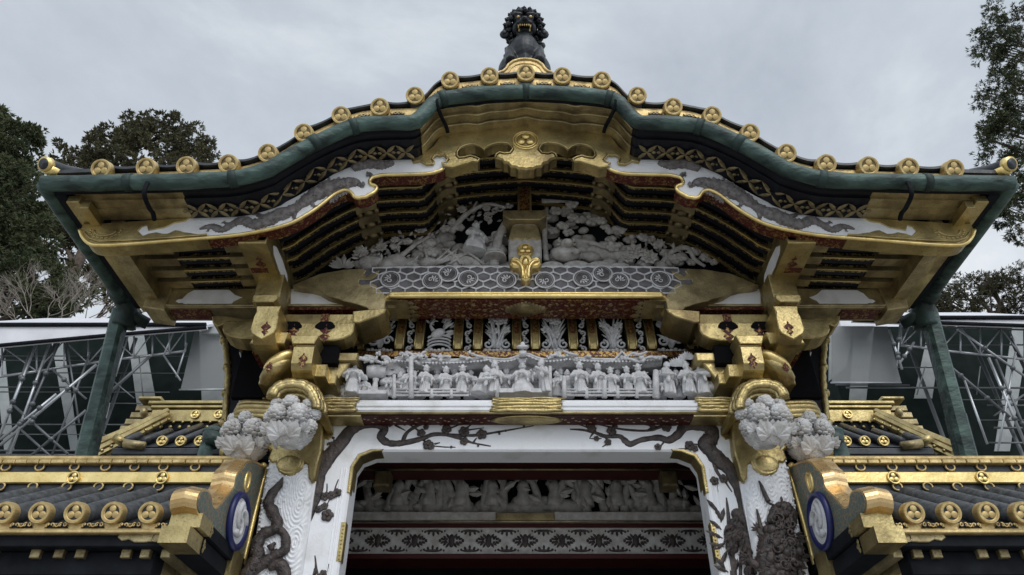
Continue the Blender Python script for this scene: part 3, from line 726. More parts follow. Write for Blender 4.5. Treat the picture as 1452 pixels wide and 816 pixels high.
m = MB(); x0, x1, z0, z1 = rect(4.3, 325, 440, 480, 620); x0 = P(338, 560, 4.3).x; m.bb(x0, x1, 4.3, 4.36, z0-.1, z1+.3, .003)
m.mi = 1; 
for k in range(6): q = P(376, 532+k*6.5, 3.95); m.ell(q, (.022-.002*(k % 2), .02, .014), None, 10, 5)
part2('side_wall', m, [M['blackm'], M['gold']], gate)

# rainbow beam with hexagon inlay
YH = 3.7
HB = [(414, 405), (426, 399.5), (453.5, 388), (490, 382), (560, 379), (650, 378), (747, 378)]
HL = [(747, 417), (560, 417.5), (552, 420), (546, 430), (545, 439), (523, 440), (519.7, 436), (505, 431), (497.6, 429), (487, 427), (479, 423.4), (470, 421.5), (462.7, 418.8), (452, 412), (440.6, 408.7), (425, 407)]
hb = [P(x, y, YH) for x, y in HB]; hl = [P(x, y, YH) for x, y in HL]; hb[-1].x = hl[0].x = GX
ol = hb+hl; full = hb+[mir(p) for p in reversed(hb[:-1])]+[mir(p) for p in reversed(hl[1:])]+hl
m = MB(); m.prism([(p.x, p.z) for p in full], YH, YH+.2, .004)
hexb = part('rainbow_beam', m, M['hexd'], gate)
# gold end plates
m = MB(); GPn = HB[:4]+[(515, 380.8), (519, 384), (516, 388), (520, 392), (526, 388), (533, 385), (538, 383), (536, 389), (530, 394), (526, 397), (510, 396), (508, 401), (513, 404), (520, 403), (528, 402), (533, 404), (538, 410), (544, 416), (548, 422), (546, 430), (545, 439)]+HL[5:]
m.prism([(p.x, p.z) for p in (P(x, y, YH-.007) for x, y in GPn)], YH-.007, YH+.1, .004)
gp2 = part2('gold_end_plate', m, M['goldw'], hexb)
# hexagon lines
m = MB(); hw = .082; hh = .050
zlo = P(740, 417, YH).z; zhi = P(740, 379, YH).z
def inhex(x): return abs(x-GX) < abs(P(527, 400, YH).x-GX)
def ztop(x):
    u = abs(x-GX); a = [abs(p.x-GX) for p in reversed(hb)]; return interp(a, [p.z for p in reversed(hb)], u)
MEDC = [(554, 398), (613, 400), (636, 390), (664, 397), (718, 399)]
med = [P(x, y, YH) for x, y in MEDC]; med = med+[mir(p) for p in med]
nrow = 0; zz = zlo+.01
hw = .088; rz = .037
for rI in range(5):
    for cI in range(-14, 15):
        cx = GX+cI*hw+(hw/2 if rI % 2 else 0); cz = zlo+.018+rI*rz*1.5
        if not inhex(cx): continue
        ps = [Vector((cx+a*hw, YH-.003, max(zlo+.002, min(cz+b*rz, ztop(cx+a*hw)-.003)))) for a, b in ((-.5, -.42), (0, -1), (.5, -.42), (.5, .42), (0, 1), (-.5, .42))]
        m.tube(ps+[ps[0]], .0058, 5, cap=False)
m.tube([Vector((p[0], YH-.003, zlo+.004)) for p in curve(P(545, 400, YH).x, 2*GX-P(545, 400, YH).x, 4)], .006, 6)
part('hexagon_lines', m, M['carve'], hexb)
r_ = rs(8)
for q in med:
    m = MB(); m.mi = 0; m.lathe([(.062, .0), (.062, .012), (.05, .014)], Matrix.Translation(q+Vector((0, -.002, 0))) @ Matrix.Rotation(radians(90), 4, 'X'), 24)
    m.mi = 1; m.tube([q+Vector((.060*cos(2*pi*k/24), -.013, .060*sin(2*pi*k/24))) for k in range(25)], .0055, 6, cap=False)
    m.tube([q+Vector((.047*cos(2*pi*k/24), -.014, .047*sin(2*pi*k/24))) for k in range(25)], .0025, 5, cap=False)
    a0 = r_.uniform(0, 6)
    for k in range(4):
        a = a0+k*.55; m.leaf(q+Vector((.012*cos(a), -.014, .012*sin(a))), (cos(a+.6), 0, sin(a+.6)), (0, -1, 0), .035, .016, .006)
    m.scroll(q+Vector((-.01*cos(a0), -.015, -.01*sin(a0))), .02, 1.2, .004, 1, a0)
    part('medallion', m, [M['inlay'], M['carve']], hexb)
# moulding under the beam
m = MB(); bx = P(552, 423, YH).x; bz = P(700, 421, YH).z
def uline(dx, dz): return smooth([(bx-.02+dx, YH+.14, bz-.03+dz), (bx-.035+dx, YH+.04, bz-.02+dz), (bx+.0+dx, YH-.012, bz+dz*.5), (bx+.10, YH-.022, bz+dz), (GX, YH-.022, bz+dz), (2*GX-bx-.10, YH-.022, bz+dz), (2*GX-bx-dx, YH-.012, bz+dz*.5), (2*GX-bx+.035-dx, YH+.04, bz-.02+dz), (2*GX-bx+.02-dx, YH+.14, bz-.03+dz)], 6)
m.tube(uline(0, .006), .013, 8); m.tube(uline(0, -.012), .015, 8)
part('gold_moulding', m, M['goldb'], hexb)
m = MB(); x0 = P(556, 435, YH+.1).x
m.mi = 0; m.bb(x0+.05, 2*GX-x0-.05, YH+.0, YH+.20, bz-.028, bz-.005, .003)
m.mi = 1
for s_ in (-1, 1):
    xx = GX+s_*(GX-x0-.04); m.box((xx, YH+.10, bz-.018), (.14, .195, .026))
    for k in range(5): m.leaf((xx-s_*.06, YH+.03+.045*k, bz-.031), (-s_, 0, 0), (0, 0, -1), .05+.03*(k % 2), .05, .004)
for k in range(-5, 6): m.ell((GX+k*.022, YH+.10, bz-.026), (.022, .10-.012*abs(k), .012), None, 10, 6)
m.ell((GX, YH+.1, bz-.032), (.05, .07, .012), None, 14, 6)
for k in range(-18, 19):
    if abs(k) > 3:
        for q in range(3):
            a = rs(k*7+q).uniform(0, 6.28); m.leaf((GX+k*.034, YH+.05+.055*q, bz-.0285), (cos(a), sin(a), 0), (0, 0, -1), .032, .016, .002)
part('beam_soffit', m, [M['red'], M['goldw']], hexb)

# central strut with gold fleur
m = MB(); YS = 3.68
VB = [(747, 302), (731, 302), (728, 318), (724, 326), (721, 340), (721, 362), (724, 372), (727, 382), (747, 382)]
vb = [P(x, y, YS+.03) for x, y in VB]; vb[0].x = vb[-1].x = GX
ol = [(p.x, p.z) for p in vb]; ol = ol+[(2*GX-x, z) for x, z in reversed(ol[1:-1])]
m.mi = 0; m.prism(ol, YS+.03, YS+.14, .012)
m.mi = 1; VC = [(747, 318), (727, 319), (724, 326), (721.5, 337), (727, 341), (733, 338), (740, 341), (747, 338)]
vc = [P(x, y, YS+.022) for x, y in VC]; vc[0].x = vc[-1].x = GX
ol = [(p.x, p.z) for p in vc]; ol = ol+[(2*GX-x, z) for x, z in reversed(ol[1:-1])]
m.prism(ol, YS+.022, YS+.16, .006)
x0, x1, z0, z1 = rect(YS, 715, 301, 777, 311); block(m, GX, z0-.02, z1, (x1-x0), YS-.02, YS+.2)
x0, x1, z0, z1 = rect(YS, 734, 252, 758, 302); m.bb(GX-.047, GX+.047, YS+.0, YS+.12, z0, z1+.12, .004)
m.mi = 2; m.bb(GX-.034, GX+.034, YS-.004, YS+.02, z0+.01, z1+.11, .001)
strut = part('king_strut', m, [M['carved'], M['goldw'], M['redg']], gate)
m = MB(); c = P(747, 353.5, YS); c.x = GX
m.lathe([(.052, 0), (.055, .018), (.046, .03), (.04, .022)], Matrix.Translation(c+Vector((0, .03, 0))) @ Matrix.Rotation(radians(90), 4, 'X'), 22)
for a in (pi/2, pi*7/6, pi*11/6): m.ell(c+Vector((.021*cos(a), .0, .021*sin(a))), (.020, .007, .018), None, 10, 6)
zt, zbm = P(747, 370, YS).z, P(747, 401, YS).z; H = zt-zbm
FL = [(0, -.02), (.030, .0), (.034, .05), (.05, .08), (.085, .085), (.105, .11), (.105, .14), (.085, .165), (.06, .165), (.045, .155), (.035, .175), (.0, .185)]
sc = H/.165
ol = [(GX+x*.95, zbm+z*sc) for x, z in FL]; ol = ol+[(2*GX-x, z) for x, z in reversed(ol[1:-1])]
m.prism(ol, YS-.05, YS+.03, .012)
for s_ in (-1, 1):
    m.tube(smooth([(GX+s_*.018, YS-.055, zbm+.0), (GX+s_*.022, YS-.058, zbm+.07*sc), (GX+s_*.05, YS-.06, zbm+.115*sc), (GX+s_*.085, YS-.058, zbm+.125*sc)], 4), [.009, .013, .011, .006], 6)
m.ell((GX, YS-.05, zbm+.12*sc), (.024, .022, .035), None, 10, 8); m.tube([(GX, YS-.054, zbm-.005), (GX, YS-.056, zbm+.09*sc)], [.006, .009], 6)
part('fleur_fitting', m, M['goldb'], strut)

# ---- robed figures (one continuous body each)
def figure(seed, pose, turn=0, hat='cap', H=.27):
    r = rs(seed); mb = MB(); k = H/.27
    def V(x, y, z): return Vector((x, y, z))*k
    lean = {'stand': 0, 'sit': 0, 'kneel': .05, 'bow': .03}[pose]
    if pose in ('stand', 'bow'):
        prof = [(.052, .0), (.050, .03), (.046, .08), (.042, .115), (.044, .14), (.047, .165), (.042, .19), (.022, .205)]
        hz = .232
    elif pose == 'sit':
        prof = [(.085, .0), (.082, .03), (.070, .07), (.050, .10), (.048, .13), (.050, .155), (.044, .18), (.022, .195)]; hz = .222
    else:
        prof = [(.075, .0), (.070, .035), (.055, .065), (.046, .09), (.046, .115), (.040, .14), (.02, .152)]; hz = .176
    top = prof[-1][1]; n = 14; vs = []; fs = []
    for R_, h in prof:
        f = 1+.0*h
        for q in range(n):
            a = 2*pi*q/n; rr = R_*(1+.07*sin(5*a+seed)*(1-h/top)); vs.append(V(rr*cos(a)*1.05, rr*sin(a)*.72-lean*h/top*1.2, h))
    L = len(prof)
    fs = [(i*n+q, i*n+(q+1) % n, (i+1)*n+(q+1) % n, (i+1)*n+q) for i in range(L-1) for q in range(n)]+[tuple(reversed(range(n))), tuple((L-1)*n+q for q in range(n))]
    mb.add(vs, fs)
    hy = -lean*1.25-.004
    mb.tube([V(0, hy*.9, top-.012), V(0, hy, hz-.01)], .014*k, 8)
    mb.ell(V(0, hy, hz), (.023*k, .026*k, .030*k), None, 12, 9)
    mb.ell(V(0, hy-.026, hz-.003), (.006*k, .008*k, .009*k), None, 6, 5)     # nose
    for s_ in (-1, 1):
        mb.ell(V(s_*.023, hy, hz-.002), (.006*k, .008*k, .012*k), None, 6, 5)
        mb.ell(V(s_*.009, hy-.022, hz+.008), (.007*k, .006*k, .004*k), None, 6, 5)
    mb.ell(V(0, hy-.022, hz-.017), (.011*k, .008*k, .006*k), None, 6, 5)
    if hat == 'cap':
        mb.lathe([(.025*k, 0), (.024*k, .014*k), (.017*k, .024*k), (.012*k, .036*k)], Matrix.Translation(V(0, hy+.004, hz+.014)), 12, True)
        for s_ in (-1, 1): mb.leaf(V(s_*.012, hy+.006, hz+.03), (s_, .1, .35), (0, -1, 0), .034*k, .018*k, .006*k)
    elif hat == 'crown':
        mb.box(V(0, hy, hz+.035), (.05*k, .04*k, .022*k)); mb.box(V(0, hy, hz+.05), (.074*k, .05*k, .008*k))
    elif hat == 'beard': mb.ell(V(0, hy-.018, hz-.035), (.013*k, .012*k, .032*k), None, 8, 6); mb.ell(V(0, hy+.004, hz+.035), (.015*k, .015*k, .024*k), None, 8, 6)
    elif hat == 'hair': mb.ell(V(0, hy+.008, hz+.008), (.027*k, .026*k, .027*k), None, 10, 7); mb.ell(V(0, hy+.008, hz+.035), (.013*k,)*3, None, 8, 6)
    sh = top-.018; hand = V(r.uniform(-.012, .012), hy-.055, sh-.055+r.uniform(-.01, .02))
    for s_ in (-1, 1):
        el = V(s_*(.062+r.uniform(0, .012)), hy*.6-.018, sh-.06+r.uniform(-.01, .015))
        ha = hand+V(s_*.012, 0, 0)
        if pose == 'bow': ha = V(s_*.03, hy-.075, sh-.02)
        mb.tube([V(s_*.036, hy*.8, sh), el, lerp(el, ha, .6)], [.019*k, .020*k, .022*k], 8)
        mb.tube([lerp(el, ha, .5), ha], [.016*k, .010*k], 7); mb.ell(ha, (.011*k, .012*k, .012*k), None, 7, 5)
        mb.leaf(lerp(el, ha, .55), (s_*.15, .1, -1), (s_, -.5, 0), .07*k, .04*k, .012*k)    # hanging sleeve
    for q in range(4):     # folds
        a = -pi/2+r.uniform(-1, 1); mb.tube([V(.05*cos(a), .036*sin(a)-.002, .005), V(.040*cos(a+.15), .032*sin(a+.15)-.004-lean*.5, top*.5)], [.008*k, .004*k], 6)
    me = remesh(mb, 'carved_figure', .0036*k, M['carve'], 1)
    me.transform(Matrix.Rotation(turn, 4, 'Z')); return me

# figure frieze above the lintel
YF = 3.80; zf = P(740, 564, YF).z
m = MB(); m.mi = 0
m.bb(P(452, 560, YF).x, 2*GX-P(452, 560, YF).x, YF+.11, YF+.16, zf-.03, P(740, 505, YF).z+.05, .003)
frz = part('figure_frieze', m, M['blackm'], gate)
FIGS = [(500, 'stand', .35, 'hair', .30), (579, 'stand', .3, 'cap', .25), (603, 'stand', .5, 'cap', .25), (631, 'stand', .4, 'cap', .25), (655, 'stand', 0, 'cap', .25), (680, 'kneel', .9, 'hair', .30), (701, 'stand', .25, 'cap', .29), (741, 'sit', 0, 'crown', .31), (774, 'bow', -.9, 'cap', .29),
        (806, 'stand', 0, 'hair', .25), (823, 'stand', .2, 'cap', .28), (850, 'stand', .3, 'cap', .28), (867, 'stand', -.2, 'cap', .23), (891, 'stand', .3, 'cap', .25), (907, 'stand', -.2, 'cap', .26), (949, 'stand', .7, 'none', .31), (976, 'stand', .2, 'beard', .28), (996, 'stand', -.5, 'beard', .31)]
for i, (px, pose, turn, hat, Hh) in enumerate(FIGS):
    me = figure(i+1, pose, turn, hat, Hh*.73); q = P(px, 563, YF)
    place('carved_figure', me, frz, (q.x, YF-.045+(.045 if i == 9 else (.015 if i % 2 else 0)), zf))
for i, (px, hat, Hh) in enumerate(((590, 'cap', .24), (617, 'cap', .25), (642, 'hair', .25), (690, 'none', .26), (718, 'cap', .25), (760, 'cap', .25), (788, 'hair', .24), (838, 'cap', .25), (880, 'hair', .24), (918, 'cap', .23), (986, 'none', .26), (555, 'hair', .22), (570, 'cap', .23), (666, 'none', .24), (797, 'cap', .24), (935, 'beard', .24), (1006, 'hair', .22), (486, 'none', .2), (513, 'cap', .2), (548, 'beard', .22), (965, 'hair', .24))):
    me = figure(100+i, 'stand' if i % 3 else 'kneel', -.5+.35*(i % 4), hat, Hh*.80); q = P(px, 563, YF)
    place('carved_figure', me, frz, (q.x, YF+.03, zf+.012))
m = MB(); r_ = rs(12)
# throne, drum on stand, rocks, waves, pines at the ends
q = P(741, 560, YF); m.box((q.x, YF+.06, zf+.13), (.20, .03, .22)); m.box((q.x, YF, zf+.012), (.26, .13, .026))
for s_ in (-1, 1): m.tube([(q.x+s_*.105, YF+.03, zf), (q.x+s_*.105, YF+.03, zf+.24)], .010, 7); m.leaf((q.x+s_*.12, YF+.02, zf+.2), (s_, 0, .15), (0, -1, 0), .09, .035)
part('carved_throne', m, M['carve'], frz); m = MB()
q = P(530, 562, YF)
m.lathe([(.05, 0), (.046, .03), (.02, .05), (.014, .10), (.02, .12)], Matrix.Translation((q.x, YF, zf)), 12, True)
m.tube([(q.x-.055, YF, zf+.17), (q.x-.02, YF, zf+.172), (q.x+.055, YF, zf+.17)], [.038, .043, .038], 14, sm=True)
m.box((q.x, YF, zf+.01), (.16, .10, .022)); part('carved_drum', m, M['carve'], frz); m = MB()
def rocks(mb, px0, px1, py0, py1, Y, n, seed, s=(.02, .05)):
    r = rs(seed)
    for k in range(n):
        c = P(r.uniform(px0, px1), r.uniform(py0, py1), Y); rr = r.uniform(*s); mb.ell(c+Vector((0, r.uniform(-.02, .04), 0)), (rr*1.3, rr*.8, rr*.8), Matrix.Rotation(r.uniform(-.6, .6), 4, 'Y'), 8, 6)
for a_ in ((462, 492, 550, 562, YF, 10, 3, (.02, .04)), (540, 566, 540, 562, YF+.04, 9, 4, (.02, .045)), (1005, 1032, 548, 562, YF, 12, 5, (.02, .04))): m = MB(); rocks(m, *a_); part('carved_rocks', m, M['carve'], frz)
m = MB()
for px0, py0, px1, py1, w_ in ((460, 556, 492, 528, .02), (478, 552, 492, 526, .014), (1016, 556, 1008, 530, .018), (552, 552, 560, 522, .014), (566, 560, 552, 526, .010), (960, 548, 970, 518, .012)):
    a, b = P(px0, py0, YF+.05), P(px1, py1, YF+.04); m.tube(smooth([a, lerp(a, b, .5)+Vector((.02, 0, .01)), b], 4), [w_, w_*.6], 7)
part('carved_trunks', m, M['carve'], frz)
def pine(mb, px, py, Y, R_, seed, n=14):
    r = rs(seed); c = P(px, py, Y)
    for k in range(n):
        a = pi*(k+.5)/n; mb.leaf(c, (cos(a), -.15, sin(a)*.6+.1), (0, -1, .2), R_*r.uniform(.8, 1), R_*.3, R_*.08)
for i, (px, py, s) in enumerate(((962, 520, .07), (974, 510, .06), (1012, 540, .06), (1026, 546, .05), (475, 536, .06), (488, 530, .06), (556, 524, .06), (566, 530, .05), (548, 532, .05), (1000, 520, .05), (1020, 536, .05))): m = MB(); pine(m, px, py, YF, s, i); part('carved_pine', m, M['carve'], frz)

# carved pavilion roofs above the figures
m = MB()
def proof(px0, px1, yb, yt, peak, Y=YF+.015):
    x0, x1 = P(px0, yb, Y).x, P(px1, yb, Y).x; xm = (x0+x1)/2; zb_ = P(700, yb, Y).z; zt_ = P(700, yt, Y).z; pts = []
    for k in range(21):
        u = -1+k/10; pts.append((lerp(x0, x1, k/20), zb_+.03*abs(u)**2.2*.6+(peak*math.exp(-(u/.28)**2) if peak else 0)))
    h = zt_-zb_
    m.sweep(pts, [(Y-.05, 0), (Y-.045, .018), (Y+.02, h*.75), (Y+.08, h), (Y+.12, h), (Y+.12, -.02), (Y+.0, -.02)])
    m.tube([Vector((p[0], Y-.045, p[1]+.016)) for p in pts], .009, 6)
    m.tube([Vector((p[0], Y+.03, p[1]+h*.95)) for p in pts], .011, 6)
    nn = int((x1-x0)/.02)
    for k in range(nn):
        t = (k+.5)/nn; x = lerp(x0, x1, t); zz = interp([p[0] for p in pts], [p[1] for p in pts], x)
        m.box((x, Y-.048, zz-.006), (.010, .03, .012))
        if k % 2 == 0: m.tube([(x, Y-.045, zz+.02), (x, Y+.025, zz+h*.8)], .0045, 5)
proof(560, 690, 521, 507, 0); proof(688, 802, 520, 509, .045); proof(800, 938, 519, 506, 0)
xa = P(741, 500, YF).x
m.tube([(xa-.02, YF-.08, P(741, 512, YF).z), (xa+.02, YF-.08, P(741, 512, YF).z)], [.02, .02], 10); m.ell((xa, YF-.06, P(741, 500, YF).z), (.04, .02, .014), None, 8, 6); m.ell((xa, YF-.06, P(741, 497, YF).z), (.016, .02, .02), None, 8, 6)
a = [P(870, 512, YF-.04), P(882, 499, YF-.04), P(894, 512, YF-.04)]; m.tube([a[0]-Vector((.06, 0, .01)), a[0], a[1], a[2], a[2]+Vector((.06, 0, -.01))], .009, 6); m.prism([(p.x, p.z) for p in a], YF-.03, YF+.05)
rr = rs(77)
for k in range(46):       # gnarled branches and blossoms climbing over the roofs
    px = rr.choice((rr.uniform(500, 690), rr.uniform(780, 1000), rr.uniform(500, 620))); py = rr.uniform(503, 514)
    a = P(px, py, YF-.05); b = a+Vector((rr.uniform(-.09, .09), rr.uniform(-.02, .03), rr.uniform(-.025, .03)))
    m.tube(smooth([a, lerp(a, b, .5)+Vector((0, -.01, rr.uniform(-.015, .015))), b], 3), [.011, .006], 6)
    if k % 2:
        for j in range(4): m.ell(b+Vector((rr.uniform(-.016, .016), -.008, rr.uniform(-.014, .014))), rr.uniform(.007, .013), None, 6, 5)
part('carved_pavilion_roof', m, M['carve'], frz)
m = MB()
for px, y0, w_ in ((583, 508, .013), (930, 526, .017), (559, 532, .010), (800, 534, .012), (857, 540, .013), (876, 548, .009), (903, 550, .009), (832, 550, .009), (612, 552, .009), (640, 554, .009), (705, 520, .010), (780, 520, .010)):
    a, b = P(px, 564, YF-.06), P(px, y0, YF-.06); m = MB(); m.tube([a, b], [w_*1.25, w_], 8); part('carved_post', m, M['carve'], frz)
for px0, px1 in ((558, 665), (798, 932)):
    m = MB()
    for py in (552.5, 556.5, 561): 
        a, b = P(px0, py, YF-.06), P(px1, py, YF-.06); m.tube([a, b], .0055, 6)
    part('carved_railing', m, M['carve'], frz)

# lintel: white beam with gold ends
YL = 3.72; lz0 = P(740, 584, YL).z; lz1 = P(740, 565.5, YL).z
lx0 = P(452, 575, YL).x; lx1 = 2*GX-lx0
def ribsec(z0, z1, y0, y1):
    h = z1-z0
    return [(y1, z1), (y0+.02, z1), (y0+.008, z1-h*.08), (y0+.008, z1-h*.22), (y0, z1-h*.3), (y0, z1-h*.55), (y0+.01, z1-h*.62), (y0+.004, z1-h*.68), (y0+.004, z1-h*.84), (y0+.012, z1-h*.88), (y0+.008, z0), (y1, z0)]
m = MB(); sec = ribsec(lz0, lz1, YL, YL+.13); m.mi = 0
m.sweep([(lx0, 0), (GX, 0), (lx1, 0)], sec)
m.mi = 1; m.bb(lx0, lx1, YL+.012, YL+.13, lz0-.018, lz0-.002, .002)
for k in range(-46, 47):
    if abs(k) > 7: 
        m.mi = 2; m.leaf((GX+k*.0205, YL+.05+.02*(k % 3), lz0-.019), (1, .6*(1 if k % 2 else -1), 0), (0, 0, -1), .022, .012, .002)
m.mi = 2; m.tube([(lx0, YL+.004, lz0-.006), (lx1, YL+.004, lz0-.006)], .008, 8)
lint = part('lintel', m, [M['white'], M['redp'], M['goldw']], gate)
m = MB()
def goldribs(mb, x0, x1, z0, z1, Y, seed, jag=True):
    r = rs(seed); rows = [(.10, .13), (.33, .12), (.55, .13), (.76, .10), (.93, .08)]
    for f, hh_ in rows:
        zc = lerp(z0, z1, f); rr = (z1-z0)*hh_
        a = x0+r.uniform(-.012, .012)*(1 if jag else 0); b = x1+r.uniform(-.012, .012)*(1 if jag else 0)
        pts = [(lerp(a, b, k/8), Y+.006+.003*r.uniform(-1, 1), zc+.003*r.uniform(-1, 1)) for k in range(9)]
        mb.tube(pts, [rr*.7]+[rr]*7+[rr*.7], 8, flat=.8)
    mb.box(((x0+x1)/2, Y+.03, (z0+z1)/2), (x1-x0-.02, .05, (z1-z0)*.96))
x0, x1 = P(696, 575, YL).x, P(798, 575, YL).x
goldribs(m, x0, x1, lz0-.004, lz1+.004, YL-.012, 3)
m.ell(((x0+x1)/2, YL+.07, lz0-.02), ((x1-x0)/2, .06, .008), None, 20, 6); m.ell(((x0+x1)/2, YL+.07, lz0-.026), (.06, .035, .006), None, 14, 6)
part('gold_band', m, M['gold'], lint)
for s_ in (0, 1):
    m = MB(); goldribs(m, lx0-.01, P(507, 575, YL).x, lz0-.004, lz1+.006, YL-.012, 5)
    m.box(((lx0+P(513, 575, YL).x)/2, YL+.07, lz0-.012), (P(513, 575, YL).x-lx0, .12, .022))
    part('gold_band', m if not s_ else m.mirrored(), M['gold'], lint)
    # outer nosing of the lintel
    m = MB(); a0 = P(329, 585, 3.74).x; a1 = P(384, 585, 3.74).x; z0, z1 = P(350, 592, 3.74).z, P(350, 571, 3.74).z
    for f, rr in ((.08, .022), (.36, .028), (.66, .028), (.92, .022)):
        m.tube(smooth([(a1, 3.75, lerp(z0, z1, f)), ((a0+a1)/2, 3.745, lerp(z0, z1, f)+.003), (a0+.04, 3.75, lerp(z0, z1, f)), (a0, 3.80, lerp(z0, z1, .45+(f-.45)*.6))], 4), [rr, rr, rr, rr*.6], 8)
    m.box(((a0+a1)/2+.02, 3.83, (z0+z1)/2), ((a1-a0)-.06, .14, (z1-z0)))
    part('gold_nosing', m if not s_ else m.mirrored(), M['gold'], lint)

# ribbed gold hoods over the pillar heads
m = MB(); HP = [(379, 560), (384, 549), (394, 541.5), (408, 538), (425, 538.5), (437, 542), (446, 549), (452, 560), (457, 572), (457, 581)]
hc = P(418, 578, 3.52)
for k, (y, sc_, rr) in enumerate(((3.565, 1.0, .021), (3.53, .925, .021), (3.512, .845, .021), (3.512, .765, .021), (3.53, .69, .019))):
    pts = smooth([hc+(P(x, yy, 3.52)-hc)*sc_+Vector((0, y-3.52, 0)) for x, yy in HP], 4)
    rad = [rr*(1.0 if i % 5 else .78)*(1+.06*noise.noise((i*.9, k*3.3, 1))) for i in range(len(pts))]
    m.tube(pts, rad, 9)
hp = [P(x, y, 3.54) for x, y in HP]+[P(447, 579, 3.54), P(440, 570, 3.54), P(425, 562, 3.54), P(400, 560, 3.54), P(388, 566, 3.54)]
m.prism([(p.x, p.z) for p in hp], 3.545, 3.85, .006)
part2('pillar_hood', m, M['gold'], gate)

# peony carvings
def bloom(mb, c, ax, R_, seed, n=3):
    r = rs(seed); c = Vector(c); ax = Vector(ax).normalized(); u = ax.orthogonal().normalized(); v = ax.cross(u)
    mb.ell(c-ax*R_*.2, (R_*.72,)*3, None, 10, 8)
    for ring in range(n+1):
        th = ring*(1.45/n); cnt = 1 if ring == 0 else 4+ring*3
        for k in range(cnt):
            a = 2*pi*k/cnt+ring*.4+r.uniform(-.1, .1); d_ = ax*cos(th)+(u*cos(a)+v*sin(a))*sin(th)
            s = R_*(.26-.01*ring)*r.uniform(.9, 1.12); q = d_.to_track_quat('Z', 'Y').to_matrix().to_4x4()
            mb.ell(c+d_*R_*.80-ax*R_*.2, (s*1.12, s*1.0, s*.42), q @ Matrix.Rotation(.45, 4, 'X'), 8, 5)
def bigleaf(mb, b, d, nr, L, Wd):
    b = Vector(b); d = Vector(d).normalized(); nr = Vector(nr); nr = (nr-d*nr.dot(d)).normalized(); sd_ = d.cross(nr)
    for a, l, w_ in ((0, 1, .62), (.45, .86, .6), (-.45, .86, .6), (.95, .62, .55), (-.95, .62, .55)):
        mb.leaf(b, d*cos(a)+sd_*sin(a), nr, L*l, Wd*w_, L*.07, bend=.12)
def peony(cx, cy, Y, Rp, seed, side):
    mb = MB(); r = rs(seed); c = P(cx, cy, Y); s = Rp/F*(c-Vector((0, 0, CAMZ))).length
    mb.ell(c+Vector((0, .06, -.05*s)), (s*.66, s*.58, s*.62), None, 14, 10)
    for dx, dz, rr, dy in ((-.05, .55, .36, -.35), (-.62, .62, .26, -.15), (.55, .6, .27, -.15), (-.42, .05, .38, -.55), (.38, .02, .42, -.6), (.82, .25, .28, -.1), (-.8, .15, .28, -.05), (.75, -.28, .3, -.15), (-.1, .9, .24, .1)):
        cc_ = c+Vector((dx*s, dy*s, dz*s)); bloom(mb, cc_, Vector((dx*.7+(-.5 if side else 0), -1, dz*.4-.25)), rr*s*1.05, r.randint(0, 9999))
    for dx, dz, a, L in ((-.16, -.80, 2.15, .80), (.16, -.80, .95, .80), (-.6, -.62, 2.2, .5), (.62, -.60, .8, .5)):
        bigleaf(mb, c+Vector((dx*s, -.45*s, dz*s)), (cos(a), -.55, sin(a)), (0, -1, -.3), L*s*.85, L*s*.8)
    mb.ell(c+Vector((0, .05, -.62*s)), (s*.48, s*.42, s*.28), None, 12, 8)
    for row, (cnt, hz_, rr_) in enumerate(((9, -.98, .52), (11, -.80, .74), (9, -.60, .88))):      # overlapping sepal leaves round the base
        for k in range(cnt):
            a = lerp(pi*1.02, pi*1.98, (k+.5*(row % 2))/(cnt-1)); dd_ = Vector((cos(a), sin(a), 0))
            bigleaf(mb, c+Vector((dd_.x*rr_*s*.72, dd_.y*rr_*s*.66+.02, hz_*s)), dd_*.55+Vector((r.uniform(-.15, .15), 0, .8)), dd_+Vector((0, 0, -.5)), s*.46, s*.40)
    return mb
m = peony(413, 598, 3.56, 37, 11, False); part2('peony_carving', m, M['peony'], gate)
m = peony(350, 618, 3.80, 35, 23, True); part2('peony_carving', m, M['peony'], gate)

